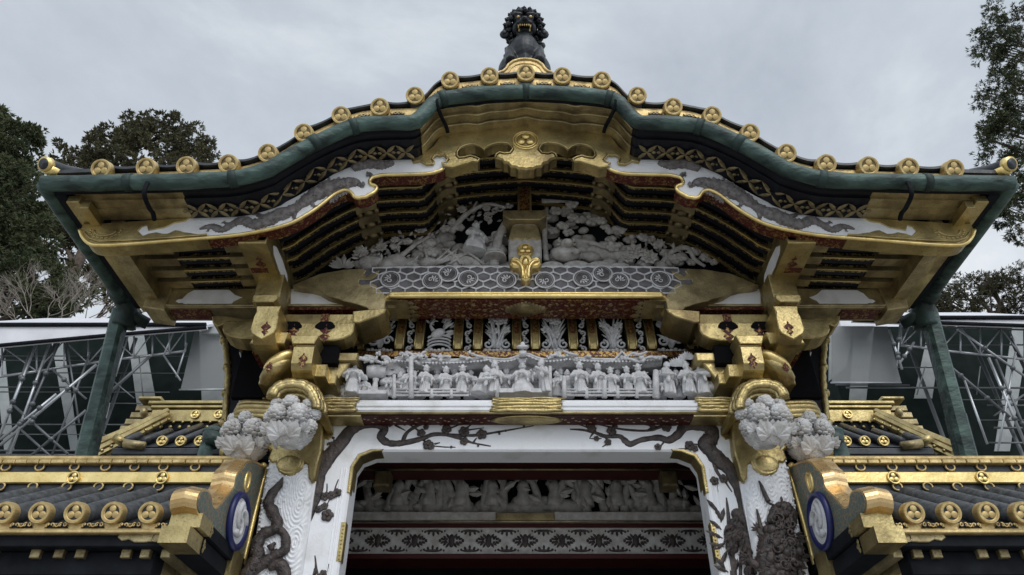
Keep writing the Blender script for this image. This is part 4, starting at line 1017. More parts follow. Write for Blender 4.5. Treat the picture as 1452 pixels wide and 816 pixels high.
# pillars with wave relief
YPi = 3.80; pzt = P(400, 600, YPi).z
pxl = lambda z: interp([0, P(350, 816, YPi).z, P(374, 676, YPi).z, 4], [P(350, 816, YPi).x-.03, P(350, 816, YPi).x, P(374, 676, YPi).x, P(374, 676, YPi).x+.02], z)
pxr = lambda z: interp([0, P(425, 816, YPi).z, P(443, 685, YPi).z, 4], [P(425, 816, YPi).x-.0, P(425, 816, YPi).x, P(443, 685, YPi).x, P(443, 685, YPi).x+.01], z)
def pillar(sgn):
    mb = MB(); nx, nz = 64, 230; z0 = P(400, 816, YPi).z-.12; vs = []
    cs = [(P(425, 715, YPi), .13), (P(418, 770, YPi), .10), (P(430, 690, YPi), .2), (P(385, 700, YPi), .07), (P(372, 790, YPi), .09), (P(405, 690, YPi), .06)]
    for j in range(nz+1):
        z = lerp(z0, pzt, j/nz); xa_, xb_ = pxl(z), pxr(z)
        for i in range(nx+1):
            u = i/nx; x = lerp(xa_, xb_, u); best = 0; bd = 9
            for c, R_ in cs:
                d_ = math.hypot((x-c.x)*1.7, (z-c.z)*.8)/R_
                if d_ < bd: bd = d_; best = R_
            wv = sin(bd*best*2*pi/.0185+2*noise.noise((x*9, z*9, 2)))
            h = .0045*wv*(1 if bd < 1.25 else .35)+.003*noise.noise((x*40, z*40, 0))
            edge = min(u, 1-u); y = YPi+.035*max(0, 1-edge/.10)**2-(h if edge > .03 else 0)
            vs.append((x, y, z))
    fs = [(j*(nx+1)+i, j*(nx+1)+i+1, (j+1)*(nx+1)+i+1, (j+1)*(nx+1)+i) for j in range(nz) for i in range(nx)]
    mb.add(vs, fs, True)
    r = rs(31)
    for k in range(90):      # foam beads
        z = r.uniform(z0, pzt-.12); u = r.choice((r.uniform(.04, .16), r.uniform(.04, .12), r.uniform(.3, .5))); mb.ell((lerp(pxl(z), pxr(z), u), YPi-.003, z), r.uniform(.004, .008), None, 6, 4)
    for za, zb_ in ((-.0, z0), (z0, pzt)):
        vs = [(pxl(za), YPi+.036, za), (pxr(za), YPi+.036, za), (pxr(za), YPi+.30, za), (pxl(za), YPi+.30, za), (pxl(zb_), YPi+.036, zb_), (pxr(zb_), YPi+.036, zb_), (pxr(zb_), YPi+.30, zb_), (pxl(zb_), YPi+.30, zb_)]
        mb.add(vs, [(0, 1, 5, 4), (1, 2, 6, 5), (2, 3, 7, 6), (3, 0, 4, 7), (4, 5, 6, 7)], False)
    return mb
m = pillar(0); pil = part2('pillar', m, M['white'], gate)
CP = [(378, 634), (384, 638), (380, 650), (385, 656), (391, 655), (392, 662), (395, 669), (402, 673), (409, 674), (416, 672.5), (423, 668), (427.5, 664), (431, 656), (436, 659), (437, 677), (441, 683), (446, 676), (449, 660), (455, 640), (458, 600), (448, 596), (400, 600), (376, 610)]
m = MB(); m.prism([(p.x, p.z) for p in (P(x, y, YPi-.014) for x, y in CP)], YPi-.014, YPi+.2, .008)
q = P(410, 658, YPi-.010); m.ell(q, (.07, .012, .05), None, 16, 8)
for o, mm in zip(pil, (m, m.mirrored())): part('gold_cap', mm, M['gold'], o)
# dragons on the pillars
U2 = 3.95/F
db = dragon([(401, 677), (396, 688), (386, 700), (381, 714), (388, 728), (394, 744), (388, 752), (373, 758), (364, 775), (366, 790), (358, 804), (348, 824)], [1, 5, 7, 7.5, 8, 7.5, 7, 8, 8.5, 9, 10, 11], YPi-.016, 21, U2, flat=.8, claws=False)
d2 = dragon([(391, 748), (402, 756), (406, 770), (402, 782), (388, 789), (372, 800), (360, 806)], [4, 5.5, 6.5, 6.5, 7, 8, 9], YPi-.012, 22, U2, flat=.8, claws=False)
d3 = dragon([(380, 806), (392, 800), (402, 806), (404, 824)], [5, 8, 9, 9], YPi-.012, 23, U2, flat=.8, claws=False)
for s_ in (d2, d3): db.add(s_.v, s_.f, True)
for x, y, ex, ey in ((380, 778, 391, 770), (384, 780, 388, 773)): db.tube([P(x, y, YPi-.02), P(ex, ey, YPi-.02)], [.016, .008], 6)
part('dragon_relief', db, M['ebony'], pil[0])
db = dragon([(1093, 744), (1098, 728), (1110, 720), (1120, 728), (1117, 745), (1103, 752), (1092, 770), (1088, 792), (1092, 826)], [6, 8, 9, 10, 10, 11, 13, 14, 14], YPi-.016, 31, U2, flat=.8, extra=((1108, 722, 14), (1114, 738, 15), (1100, 756, 17), (1116, 764, 18), (1096, 778, 19), (1118, 788, 20), (1102, 802, 20), (1124, 806, 14), (1112, 780, 16), (1100, 815, 18)))
for pts in ([(1090, 712), (1084, 700), (1080, 690), (1076, 682)], [(1086, 760), (1079, 748), (1076, 735), (1073, 722)], [(1089, 755), (1090, 745), (1087, 740)]):
    db.tube(smooth([P(x, y, YPi-.012) for x, y in pts], 4), [.013, .012, .009, .004], 6)
for k in range(26):
    rr = rs(400+k); c = P(rr.uniform(1090, 1130), rr.uniform(735, 816), YPi-.05); db.scroll(c, rr.uniform(.018, .035), 1.2, .008, rr.choice((-1, 1)), rr.uniform(0, 6), 5, 9)
part('dragon_relief', db, M['ebony'], pil[1])

# white frame of the opening
YD = 3.86; fz1 = P(740, 600, YD).z+.06; fzl = P(740, 640, YD).z
fxo = P(446, 640, YD).x; fxi = P(501, 656, YD).x
ol = [(fxo-.05, 0), (fxo, fz1), (2*GX-fxo, fz1), (2*GX-fxo+.05, 0), (2*GX-fxi+.0, 0), (2*GX-fxi, fzl-.09), (2*GX-fxi-.03, fzl-.03), (2*GX-fxi-.10, fzl), (fxi+.10, fzl), (fxi+.03, fzl-.03), (fxi, fzl-.09), (fxi, 0)]
m = MB(); m.prism(ol, YD, YD+.16, .010)
for s_ in (0, 1):
    for dx, rr in ((.035, .004), (.045, .0025), (.06, .003)):
        pts = [(fxi-dx, YD-.001, .4), (fxi-dx, YD-.001, fzl-.10)]; m.tube([p if not s_ else mir(p) for p in pts], rr, 6)
frame = part('opening_frame', m, M['white'], gate)
m = MB()
fit = [(-.012, -.20), (-.012, -.085), (.02, -.018), (.09, .012), (.16, .012), (.15, .0), (.105, -.004), (.036, -.034), (.006, -.092), (.006, -.20)]
m.prism([(fxi+a, fzl+b) for a, b in fit], YD-.006, YD+.10, .004)
mA = m; m = MB(); m.prism([(fxi-.014, fzl-.24), (fxi+.004, fzl-.24), (fxi+.004, fzl-.09), (fxi-.014, fzl-.09)], YD-.004, YD+.05, .002)
mB = m; m = MB(); m.prism([(fxi-.020, fzl-.60), (fxi+.006, fzl-.60), (fxi+.006, fzl-.40), (fxi-.020, fzl-.40)], YD-.004, YD+.05, .002)
for k in range(10): mB.ell((fxi-.007, YD-.005, fzl-.235+k*.015), .004, None, 6, 4); m.ell((fxi-.007, YD-.005, fzl-.59+k*.019), .005, None, 6, 4)
for q_ in (mA, mB, m): part2('gold_fitting', q_, M['gold'], frame)
m = MB(); m.mi = 0
cp = [(452, 604), (473, 603), (469, 610), (472, 618), (466, 624), (459, 622), (456, 634), (450, 640)]
m.prism([(p.x, p.z) for p in (P(x, y, YD-.004) for x, y in cp)], YD-.004, YD+.02, .003)
part2('gold_corner', m, M['gold'], frame)

# inlaid plum branches
def branch(mb, path, rad, Y=YD, seg=5, seed=0, flat=.35):
    pts = smooth([P(x, y, Y) for x, y in path], seg); L = len(pts)
    rr = [interp([i/(len(rad)-1) for i in range(len(rad))], rad, i/(L-1))*U2*(1+.22*noise.noise((i*.7, seed*3.1, 0))) for i in range(L)]
    mb.tube(pts, rr, 9, flat=flat)
def blossom(mb, px, py, s, Y=YD, seed=0):
    r = rs(seed); c = P(px, py, Y-.006); s *= U2
    for k in range(5):
        a = 2*pi*k/5+seed; mb.ell(c+Vector((s*.6*cos(a), 0, s*.6*sin(a))), (s*.56, s*.24, s*.56), None, 9, 6)
    mb.ell(c+Vector((0, -s*.25, 0)), (s*.3, s*.2, s*.3), None, 7, 5)
    for k in range(3):
        a = r.uniform(0, 6.28); mb.leaf(c, (cos(a), 0, sin(a)), (0, -1, 0), s*1.05, s*.45, s*.15)
def twig(mb, pts, w_=1.3): branch(mb, pts, [w_*1.3, w_*.7], seg=2)
m = MB()
branch(m, [(428, 764), (437, 735), (447, 705), (453, 674), (464, 651), (484, 628), (496, 612), (513, 602), (536, 601.5), (545, 609), (540, 620), (551, 628.5), (571, 628.5), (598, 622.5), (614, 616.5), (634, 617), (655, 623), (671, 628.5), (696, 633)], [2, 6, 9, 10, 12, 11, 10, 9, 7.5, 7, 6.5, 5.5, 5, 4, 3.5, 3, 2.5, 1.8, 1], seed=1)
branch(m, [(571, 627), (577, 614), (594, 603), (610, 600), (640, 598), (668, 597)], [4, 3, 2.5, 2, 1.5, .8], seed=2)
branch(m, [(634, 617), (660, 618), (680, 617), (705, 613), (757, 604)], [3, 2.6, 2.2, 1.8, .8], seed=3)
for t_ in ([(598, 623), (616, 633), (646, 634.5)], [(545, 602), (560, 600), (585, 603)], [(633, 610), (650, 603), (660, 602)], [(614, 600), (630, 602), (641, 602)], [(597, 614), (585, 605), (570, 598)], [(671, 628), (676, 621)], [(655, 612), (670, 601)], [(650, 612), (686, 607)], [(560, 603), (575, 611)], [(616, 630), (624, 628)]): twig(m, t_)
for i, (x, y, s) in enumerate(((597, 614, 6), (633, 609, 7), (658, 612, 7.5), (683, 616, 7.5), (607, 631, 7.5), (658, 625.5, 6), (574, 598, 6), (626, 598, 6), (604, 606, 4), (475, 634, 4), (470, 629, 3), (553, 602, 4), (612, 634, 4))): blossom(m, x, y, s, seed=i)
for x, y in ((708, 615), (717, 611), (743, 605), (640, 634), (678, 632), (472, 621), (465, 630), (650, 602)): m.ell(P(x, y, YD-.004), (.007, .005, .008), None, 6, 5)
twig(m, [(465, 640), (472, 630), (474, 620)]); twig(m, [(470, 634), (466, 627)])
for t_ in ([(448, 727), (460, 722), (467, 709)], [(461, 704), (463.5, 697), (463.7, 686)], [(474, 700), (476, 690), (480, 680)], [(465, 733), (474, 732)], [(447, 816), (447.5, 800), (446.5, 788)], [(452, 822), (449, 806), (447, 790)], [(458, 822), (463, 812), (466, 800)], [(443, 824), (446, 806)]): twig(m, t_, 1.2)
for i, (x, y, s) in enumerate(((460.5, 704, 6), (470, 702.5, 6), (478, 699, 6), (460, 718, 5), (464, 731, 8), (452, 722, 5), (458, 814, 5))): blossom(m, x, y, s, seed=20+i)
part('plum_branch', m, M['ebony'], frame)
m = MB()
branch(m, [(1054, 735), (1051, 715), (1047, 694), (1036, 668), (1019, 652), (1008, 640), (1002, 630), (1010, 618), (1004, 606), (985, 603), (970, 605), (962, 616), (948, 624.5), (934, 621), (910, 624), (894, 630), (887, 626), (878, 619), (858, 619), (844, 614), (826, 610), (808, 609)], [4, 6, 8, 12, 12, 12, 13, 11, 10, 9, 8, 7, 6, 5, 4.5, 5, 5, 4, 3.5, 2.5, 2, 1], seed=5)
branch(m, [(958, 600), (938, 605), (918, 611), (882, 609), (848, 602)], [5, 3, 2, 1.8, 1], seed=6)
branch(m, [(1012, 652), (1016, 668), (1026, 682)], [4, 3, 1.5], seed=7)
for t_ in ([(844, 614), (832, 606), (808, 598)], [(845, 611), (836, 622), (853, 622)], [(858, 620), (862, 628), (854, 634)], [(943, 625), (936, 634)], [(918, 611), (926, 605)], [(935, 606), (912, 602)], [(1026, 680), (1038, 698)], [(1014, 680), (1018, 698)], [(988, 639), (975, 637), (962, 637)], [(996, 632), (984, 630), (972, 631)], [(832, 607), (831, 598)]): twig(m, t_)
for i, (x, y, s) in enumerate(((839, 607, 6.5), (867, 611, 7), (862, 627, 5), (933, 634, 5), (945, 606, 7), (978, 632, 7), (985, 636, 5), (1013, 682, 6), (1026, 679, 6), (846, 622, 4), (925, 604, 4), (872, 604, 4))): blossom(m, x, y, s, seed=40+i)
# bamboo leaves and a perching bird low on the post
branch(m, [(1041, 830), (1039, 800), (1035, 770)], [5, 4.5, 3.5], seed=8); branch(m, [(1050, 830), (1050, 790)], [3, 2], seed=9); branch(m, [(1030, 706), (1033, 735), (1034, 765)], [1, 3, 4], seed=10)
for x, y, a, L in ((1020, 728, 2.2, 26), (1022, 742, 1.2, 24), (1024, 752, 2.4, 22), (1026, 764, 2.7, 26), (1028, 776, 2.9, 22), (1029, 770, 3.6, 22), (1031, 780, 4.2, 24), (1036, 784, 5.0, 20), (1024, 740, 1.9, 22), (1030, 808, 2.2, 22), (1034, 812, 2.7, 22), (1026, 760, 1.0, 22), (1042, 812, 1.2, 20)):
    m.leaf(P(x, y, YD-.004), (cos(a), 0, sin(a)), (0, -1, 0), L*U2, 6.5*U2, .005)
for i, (x, y) in enumerate(((1046, 730), (1050, 738), (1052, 748), (1048, 756), (1056, 760), (1054, 770), (1040, 755), (1060, 776), (1058, 790), (1066, 800), (1064, 812), (1042, 744), (1036, 762), (1038, 776))):
    rr = rs(60+i)
    for k in range(5): a = rr.uniform(3.6, 5.4); m.leaf(P(x, y, YD-.012-.004*k), (cos(a), -.1, sin(a)), (0, -1, 0), rr.uniform(10, 18)*U2, 6*U2, .008)
    m.ell(P(x, y, YD-.006), (.035, .018, .035), None, 8, 6)
part('plum_branch', m, M['ebony'], frame)

# ---- panel row with gold struts
YPn = 3.98; pz0 = P(740, 500, YPn).z; pz1 = P(740, 440, YPn).z
m = MB(); m.mi = 0; m.bb(P(478, 470, YPn).x, 2*GX-P(478, 470, YPn).x, YPn+.07, YPn+.1, pz0-.12, pz1+.12, .002)
m.mi = 1; m.bb(P(486, 470, YPn).x, 2*GX-P(486, 470, YPn).x, YPn-.03, YPn+.05, pz0-.05, pz0-.005, .002)
prow = part('panel_backing', m, [M['black'], M['redg']], gate)
m = MB()
def strutp(mb, px, wpx, red=True):
    x0, x1 = P(px-wpx/2, 470, YPn).x, P(px+wpx/2, 470, YPn).x
    pts = [(y, z) for y, z in ((YPn-.045, pz0), (YPn-.055, pz0+.03), (YPn-.04, lerp(pz0, pz1, .4)), (YPn-.015, lerp(pz0, pz1, .7)), (YPn, pz1+.03), (YPn+.05, pz1+.03), (YPn+.05, pz0))]
    mb.mi = 0; yarm(mb, x0, x1, pts)
    for x in (x0, x1): mb.tube([(x, y-.002, z) for y, z in pts[:5]], .006, 6)
    if red:
        mb.mi = 1; r_ = [(YPn-.048+.0, lerp(pz0, pz1, .36)), (YPn-.018, lerp(pz0, pz1, .70)), (YPn-.004, lerp(pz0, pz1, .95))]
        wd = (x1-x0)*.27; xm = (x0+x1)/2
        for i in range(2):
            (ya, za), (yb, zb_) = r_[i], r_[i+1]; mb.add([(xm-wd, ya-.004, za), (xm+wd, ya-.004, za), (xm+wd, yb-.004, zb_), (xm-wd, yb-.004, zb_), (xm-wd, ya+.02, za), (xm+wd, ya+.02, za), (xm+wd, yb+.02, zb_), (xm-wd, yb+.02, zb_)], [(0, 1, 2, 3), (4, 7, 6, 5), (0, 3, 7, 4), (1, 5, 6, 2), (0, 4, 5, 1), (3, 2, 6, 7)], False)
STR = [(514, 13, 0), (570, 11, 1), (597, 11, 1), (651, 11, 1), (678.5, 11, 1), (732.5, 11, 1), (758.5, 11, 1)]
for px, w_, rd in STR:
    mb = MB(); strutp(mb, px, w_, rd); part('gold_strut', mb, [M['gold'], M['redg']], gate)
    if px < 730: part('gold_strut', mb.mirrored(), [M['gold'], M['redg']], gate)
def scrollpanel(px):
    mb = MB(); c = P(px, 470, YPn); n = 6
    for k in range(n):
        z = lerp(pz0+.025, pz1-.01, k/(n-1)); s_ = 1 if k % 2 else -1
        mb.scroll((c.x+s_*.004, YPn+.0, z), .022, 1.15, .0075, s_, pi/2*s_, 6, 12); mb.ell((c.x-s_*.012, YPn, z+.022), (.012, .012, .010), None, 7, 5)
    return mb
for px in (583.5, 665, 745.5): 
    mb = scrollpanel(px); part('scroll_panel', mb, M['carve'], gate)
    if px < 740: part('scroll_panel', mb.mirrored(), M['carve'], gate)
mb = scrollpanel(500); part2('scroll_panel', mb, M['carve'], gate)
def plantpanel(px0, px1, kind, seed):
    mb = MB(); r = rs(seed); x0, x1 = P(px0, 470, YPn).x, P(px1, 470, YPn).x; xm = (x0+x1)/2; w_ = x1-x0; H_ = pz1-pz0
    for k in range(7): mb.ell((lerp(x0, x1, (k+.5)/7), YPn+.01, pz0+.012+.006*sin(k*2)), (w_*.10, .025, .02), None, 8, 6)
    if kind in ('iris', 'reed'):
        for k in range(22):
            a = r.uniform(-.9, .9); b = Vector((xm+r.uniform(-.3, .3)*w_*.4, YPn+r.uniform(-.01, .03), pz0+.03)); L = r.uniform(.5, 1)*H_
            e_ = b+Vector((sin(a)*L*.55, r.uniform(-.02, .01), cos(a)*L*.9)); e_.x = max(x0+.008, min(x1-.008, e_.x)); e_.z = min(e_.z, pz1)
            mb.tube(smooth([b, lerp(b, e_, .55)+Vector((-sin(a)*.02, -.012, 0)), e_], 3), [.010, .009, .003], 5, flat=.6)
        for k in range(5):
            c = Vector((xm+r.uniform(-.36, .36)*w_, YPn-.015, pz0+H_*r.uniform(.35, .85)))
            for j in range(5): a = j*1.257+k; mb.leaf(c, (cos(a), -.3, sin(a)), (0, -1, 0), .034, .024, .008)
        for s_ in (-1, 1): mb.scroll((xm+s_*w_*.33, YPn-.01, pz0+.05), .035, 1.3, .009, s_, 1.5, 6, 12)
    elif kind == 'bird':
        for k in range(4): mb.tube([(xm+w_*.4*cos(t_), YPn-.005*k, pz0+.02+.025*k+.04*sin(t_)*(1-k*.15)) for t_ in [pi*j/10 for j in range(11)]], .007, 6)
        mb.ell((xm-.01, YPn-.015, pz0+.13), (.05, .03, .032), Matrix.Rotation(-.5, 4, 'Y'), 12, 8); mb.tube(smooth([(xm-.04, YPn-.02, pz0+.15), (xm-.06, YPn-.02, pz0+.19), (xm-.04, YPn-.025, pz0+.225)], 4), [.014, .009, .010], 7); mb.leaf((xm-.04, YPn-.025, pz0+.225), (1, 0, -.3), (0, -1, 0), .03, .01)
        for k in range(9): a = r.uniform(-.2, 1.2); mb.leaf((xm+r.uniform(0, .05), YPn-.01, pz0+.12+.02*k*.6), (cos(a), -.1, sin(a)), (0, -1, 0), .07, .022)
        for k in range(14): mb.leaf((lerp(x0, x1, r.uniform(.15, .85)), YPn+.01, pz0+H_*r.uniform(.55, .85)), (r.uniform(-1, 1), -.2, r.uniform(-.2, 1)), (0, -1, 0), .05, .022)
    else:
        for k in range(11):
            a = lerp(-1.1, 1.1, k/10)+r.uniform(-.1, .1); b = Vector((xm, YPn, pz0+.035)); e_ = b+Vector((sin(a)*w_*.55, -.01, cos(a)*H_*.75)); e_.x = max(x0+.01, min(x1-.01, e_.x)); mb.tube(smooth([b, lerp(b, e_, .5)+Vector((0, -.02, .01)), e_], 3), [.012, .010, .004], 6, flat=.6)
        for s_ in (-1, 1):
            mb.scroll((xm+s_*w_*.28, YPn-.015, pz0+.075), .035, 1.3, .009, s_, 0, 6, 14); mb.scroll((xm+s_*w_*.3, YPn-.005, pz0+H_*.62), .03, 1.2, .008, -s_, 0, 6, 14)
        for k in range(12): mb.leaf((lerp(x0, x1, r.uniform(.12, .88)), YPn-.005, pz0+H_*r.uniform(.5, .92)), (r.uniform(-1, 1), -.2, r.uniform(-.5, 1)), (0, -1, 0), .055, .026)
    return mb
for i, (a, b, k) in enumerate(((523, 560, 'fan'), (604, 644, 'bird'), (686, 725, 'reed'), (766, 805, 'iris'), (847, 886, 'reed'), (928, 969, 'fan'))):
    part('plant_panel', plantpanel(a, b, k, 50+i), M['carve'], gate)

# ---- tympanum carvings
YT = 3.80; ytop_l = [(455, 382), (490, 368), (520, 350), (570, 330), (600, 318), (625, 310), (650, 292), (690, 286), (725, 286)]
m = MB(); q = [P(x, y, YT+.1) for x, y in ((440, 395), (455, 372), (520, 330), (570, 305), (640, 270), (747, 262))]
ol = [(p.x, p.z) for p in q]; ol += [(2*GX-x, z) for x, z in reversed(ol)]; m.prism(ol, YT+.09, YT+.14)
tym = part('tympanum', m, M['blackm'], gate)
def topy(px): return interp([a for a, b in ytop_l], [b for a, b in ytop_l], px)
def cloud(mb, px, py, s, Y, seed):
    r = rs(seed); c = P(px, py, Y); s *= U2
    for k in range(6): a = k*1.05; mb.ell(c+Vector((s*.6*cos(a), r.uniform(-.3, .2)*s, s*.45*sin(a))), (s*.5, s*.4, s*.42), None, 9, 7)
    mb.ell(c, (s*.7, s*.5, s*.5), None, 9, 7)
def flower(mb, px, py, s, Y, seed):
    c = P(px, py, Y); s *= U2
    for ring, (k_, L, t_) in enumerate(((8, 1, .25), (6, .7, .6), (4, .4, 1.2))):
        for k in range(k_): a = 2*pi*k/k_+ring+seed; mb.leaf(c+Vector((0, -.004*ring, 0)), (cos(a), -t_, sin(a)), (0, -1, 0), s*L, s*.5*L+.004, s*.12)
def foliage(mb, px0, px1, n, seed, Y, flip=False, lo=370, band=None, size=(8, 15)):
    r = rs(seed)
    for k in range(n):
        px = r.uniform(px0, px1); t_ = topy(px); py = r.uniform(t_+2, lo) if not band else r.uniform(t_+band[0], min(lo, t_+band[1])); a = r.uniform(-.3, pi+.3)
        c = P(px, py, Y+r.uniform(-.03, .05))
        if flip: c = mir(c)
        mb.leaf(c, (cos(a), -r.uniform(0, .5), sin(a)), (0, -1, 0), r.uniform(*size)*U2, r.uniform(4, 7)*U2, .008, bend=r.uniform(-.3, .3))
# left half
m = MB()
for k in range(9):   # shell-like wave at the tip
    a = lerp(.25, pi-.2, k/8); c = P(487, 380, YT); m.leaf(c, (cos(a)*1.4, -.2, sin(a)*.75), (0, -1, 0), 27*U2*(1 if k > 3 else .8), 9*U2, .012)
rocks(m, 500, 722, 372, 381, YT, 40, 14, (.03, .07)); rocks(m, 590, 710, 355, 375, YT+.03, 30, 15, (.03, .07)); rocks(m, 590, 720, 330, 365, YT+.07, 24, 16, (.03, .06))
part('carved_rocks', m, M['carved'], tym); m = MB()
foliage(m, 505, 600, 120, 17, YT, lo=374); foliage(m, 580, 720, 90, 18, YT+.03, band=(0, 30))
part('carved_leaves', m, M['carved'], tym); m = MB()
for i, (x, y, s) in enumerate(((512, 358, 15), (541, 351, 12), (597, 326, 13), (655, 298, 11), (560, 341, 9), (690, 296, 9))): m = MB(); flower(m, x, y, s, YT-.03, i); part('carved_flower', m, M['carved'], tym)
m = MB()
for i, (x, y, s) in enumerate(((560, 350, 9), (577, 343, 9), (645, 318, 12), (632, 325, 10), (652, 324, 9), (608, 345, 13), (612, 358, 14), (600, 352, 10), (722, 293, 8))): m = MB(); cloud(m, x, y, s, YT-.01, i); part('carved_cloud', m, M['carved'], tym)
m = MB()
for pts, r_ in (([(640, 330), (660, 305), (690, 290), (718, 295)], [6, 5, 4, 3]), ([(700, 380), (705, 345), (715, 320), (722, 312)], [9, 8, 7, 6]), ([(560, 372), (585, 350), (610, 335)], [5, 4, 3]), ([(655, 308), (668, 300), (676, 286)], [4, 3, 2])): m = MB(); branch(m, pts, r_, YT-.02, flat=.8); part('carved_branch', m, M['carved'], tym)
m = MB(); q = P(702, 359, YT-.05)
for k, (a, b) in enumerate(((.075, .0), (.068, .022), (.05, .042), (.03, .058))): m.lathe([(a, 0), (a*1.0, .012), (a*.75, .016)], Matrix.Translation(q+Vector((0, 0, b-.05))), 16)
part('carved_drum', m, M['carved'], tym); m = MB()
for k in range(14): rr = rs(200+k); m.scroll(P(rr.uniform(690, 722), rr.uniform(295, 350), YT-.01), .03, 1.2, .008, rr.choice((1, -1)), rr.uniform(0, 6), 5, 10)
for k in range(10): rr = rs(300+k); a, b = P(rr.uniform(600, 690), 376, YT-.03), P(rr.uniform(600, 690), 352, YT-.03); m.tube(smooth([a, lerp(a, b, .5)+Vector((.01, -.01, 0)), b], 3), [.012, .006], 5)
part('carved_scrolls', m, M['carved'], tym)
me = figure(90, 'sit', .6, 'hair', .27); place('carved_figure', me, tym, (P(674, 370, YT).x, YT-.06, P(674, 366, YT).z))
# right half
m = MB()
for px, w_, h_ in ((783, 22, 12), (818, 26, 14), (852, 26, 13), (878, 20, 8)):
    c = P(px, 380, YT-.02); m.ell(c, (w_*U2, .04, h_*U2), None, 16, 10)
rocks(m, 775, 900, 350, 378, YT+.04, 44, 24, (.03, .06)); rocks(m, 900, 1000, 366, 379, YT+.02, 22, 25, (.02, .045)); rocks(m, 772, 850, 300, 350, YT+.07, 22, 26, (.03, .06))
part('carved_rocks', m, M['carved'], tym); m = MB()
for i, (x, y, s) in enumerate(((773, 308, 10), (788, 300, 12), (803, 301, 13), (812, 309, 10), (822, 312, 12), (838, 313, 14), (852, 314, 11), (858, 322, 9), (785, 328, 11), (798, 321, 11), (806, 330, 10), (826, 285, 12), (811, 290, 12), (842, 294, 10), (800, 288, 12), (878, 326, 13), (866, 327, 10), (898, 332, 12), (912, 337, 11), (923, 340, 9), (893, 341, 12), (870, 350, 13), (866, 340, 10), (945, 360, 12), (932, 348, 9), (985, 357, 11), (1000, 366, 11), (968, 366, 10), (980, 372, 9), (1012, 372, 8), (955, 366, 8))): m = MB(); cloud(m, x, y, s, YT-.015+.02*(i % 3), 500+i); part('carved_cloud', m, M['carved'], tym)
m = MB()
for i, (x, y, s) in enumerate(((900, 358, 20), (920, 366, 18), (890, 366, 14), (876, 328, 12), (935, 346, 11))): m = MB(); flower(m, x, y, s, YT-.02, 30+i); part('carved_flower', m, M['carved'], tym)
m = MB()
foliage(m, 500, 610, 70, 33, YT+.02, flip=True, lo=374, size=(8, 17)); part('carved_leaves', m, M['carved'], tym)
for pts, r_ in (([(768, 285), (800, 284), (830, 282)], [7, 7, 4]), ([(940, 372), (955, 356), (975, 352), (985, 368), (1000, 378)], [4, 5, 5, 4, 3]), ([(810, 340), (840, 345), (860, 352)], [4, 5, 3]), ([(775, 370), (772, 330), (775, 295)], [5, 5, 4])): m = MB(); branch(m, pts, r_, YT-.0, flat=.8); part('carved_branch', m, M['carved'], tym)
m = MB()
# lying ox
c = P(802, 354, YT-.06); s = U2
m.ell(c+Vector((0, .03, -4*s)), (26*s, .06, 15*s), None, 14, 10); m.ell(c+Vector((2*s, -.01, 8*s)), (11*s, .05, 10*s), None, 12, 9); m.ell(c+Vector((4*s, -.05, 3*s)), (8*s, .04, 6*s), None, 10, 8)
for s_ in (-1, 1):
    m.tube(smooth([c+Vector((2*s+s_*8*s, 0, 14*s)), c+Vector((2*s+s_*13*s, -.005, 19*s)), c+Vector((2*s+s_*12*s, -.01, 25*s))], 3), [.013, .010, .004], 6); m.ell(c+Vector((2*s+s_*13*s, 0, 11*s)), (5*s, .01, 2.5*s), None, 7, 5)
m.tube([c+Vector((10*s, -.03, -10*s)), c+Vector((22*s, -.04, -14*s)), c+Vector((12*s, -.05, -18*s))], [.022, .018, .014], 7)
part('carved_ox', m, M['carved'], tym)

# ---- inside of the gate
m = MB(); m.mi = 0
m.bb(GX-1.6, GX+1.6, 5.25, 5.3, 0, CAMZ+3.2, .003)                         # rear wall in black, added for the darkness inside the gate
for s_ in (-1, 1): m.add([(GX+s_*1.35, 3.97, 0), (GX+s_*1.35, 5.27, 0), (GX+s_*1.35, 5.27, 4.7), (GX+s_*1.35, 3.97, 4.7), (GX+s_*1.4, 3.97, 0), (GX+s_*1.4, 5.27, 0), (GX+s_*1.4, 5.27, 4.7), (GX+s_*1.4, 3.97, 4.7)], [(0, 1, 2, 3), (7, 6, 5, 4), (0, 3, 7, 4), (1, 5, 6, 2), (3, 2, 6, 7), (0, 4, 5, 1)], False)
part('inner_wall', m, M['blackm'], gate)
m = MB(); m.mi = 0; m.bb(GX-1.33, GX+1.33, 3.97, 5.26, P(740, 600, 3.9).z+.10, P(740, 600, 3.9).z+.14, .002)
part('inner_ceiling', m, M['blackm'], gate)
Yi = 4.75
m = MB(); z0, z1 = P(740, 668, 4.45).z, P(740, 650, 4.45).z
m.mi = 0; m.bb(GX-1.33, GX+1.33, 4.45, 4.6, z0, z1+.1, .004)
m.mi = 1; m.tube([(GX-1.3, 4.447, z0+.008), (GX+1.3, 4.447, z0+.008)], .007, 6); m.tube([(GX-1.3, 4.447, z1-.01), (GX+1.3, 4.447, z1-.01)], .006, 6)
z0, z1 = P(740, 742, Yi).z, P(740, 727, Yi).z; m.mi = 2; m.bb(GX-1.33, GX+1.33, Yi-.02, Yi+.2, z0, z1, .005)
m.mi = 1; m.tube([(GX-1.3, Yi-.024, z0+.002), (GX+1.3, Yi-.024, z0+.002)], .007, 6); m.bb(GX-.19, GX+.19, Yi-.035, Yi+.03, z0+.01, z1-.01, .006)
m.mi = 0; z0, z1 = P(740, 747, Yi).z, P(740, 742, Yi).z; m.bb(GX-1.33, GX+1.33, Yi, Yi+.2, z0, z1-.001, .002)
z0, z1 = P(740, 793, Yi).z, P(740, 786, Yi).z; m.bb(GX-1.33, GX+1.33, Yi-.01, Yi+.2, z0, z1, .002)
part('inner_beam', m, [M['redp'], M['goldw'], M['carved']], gate)
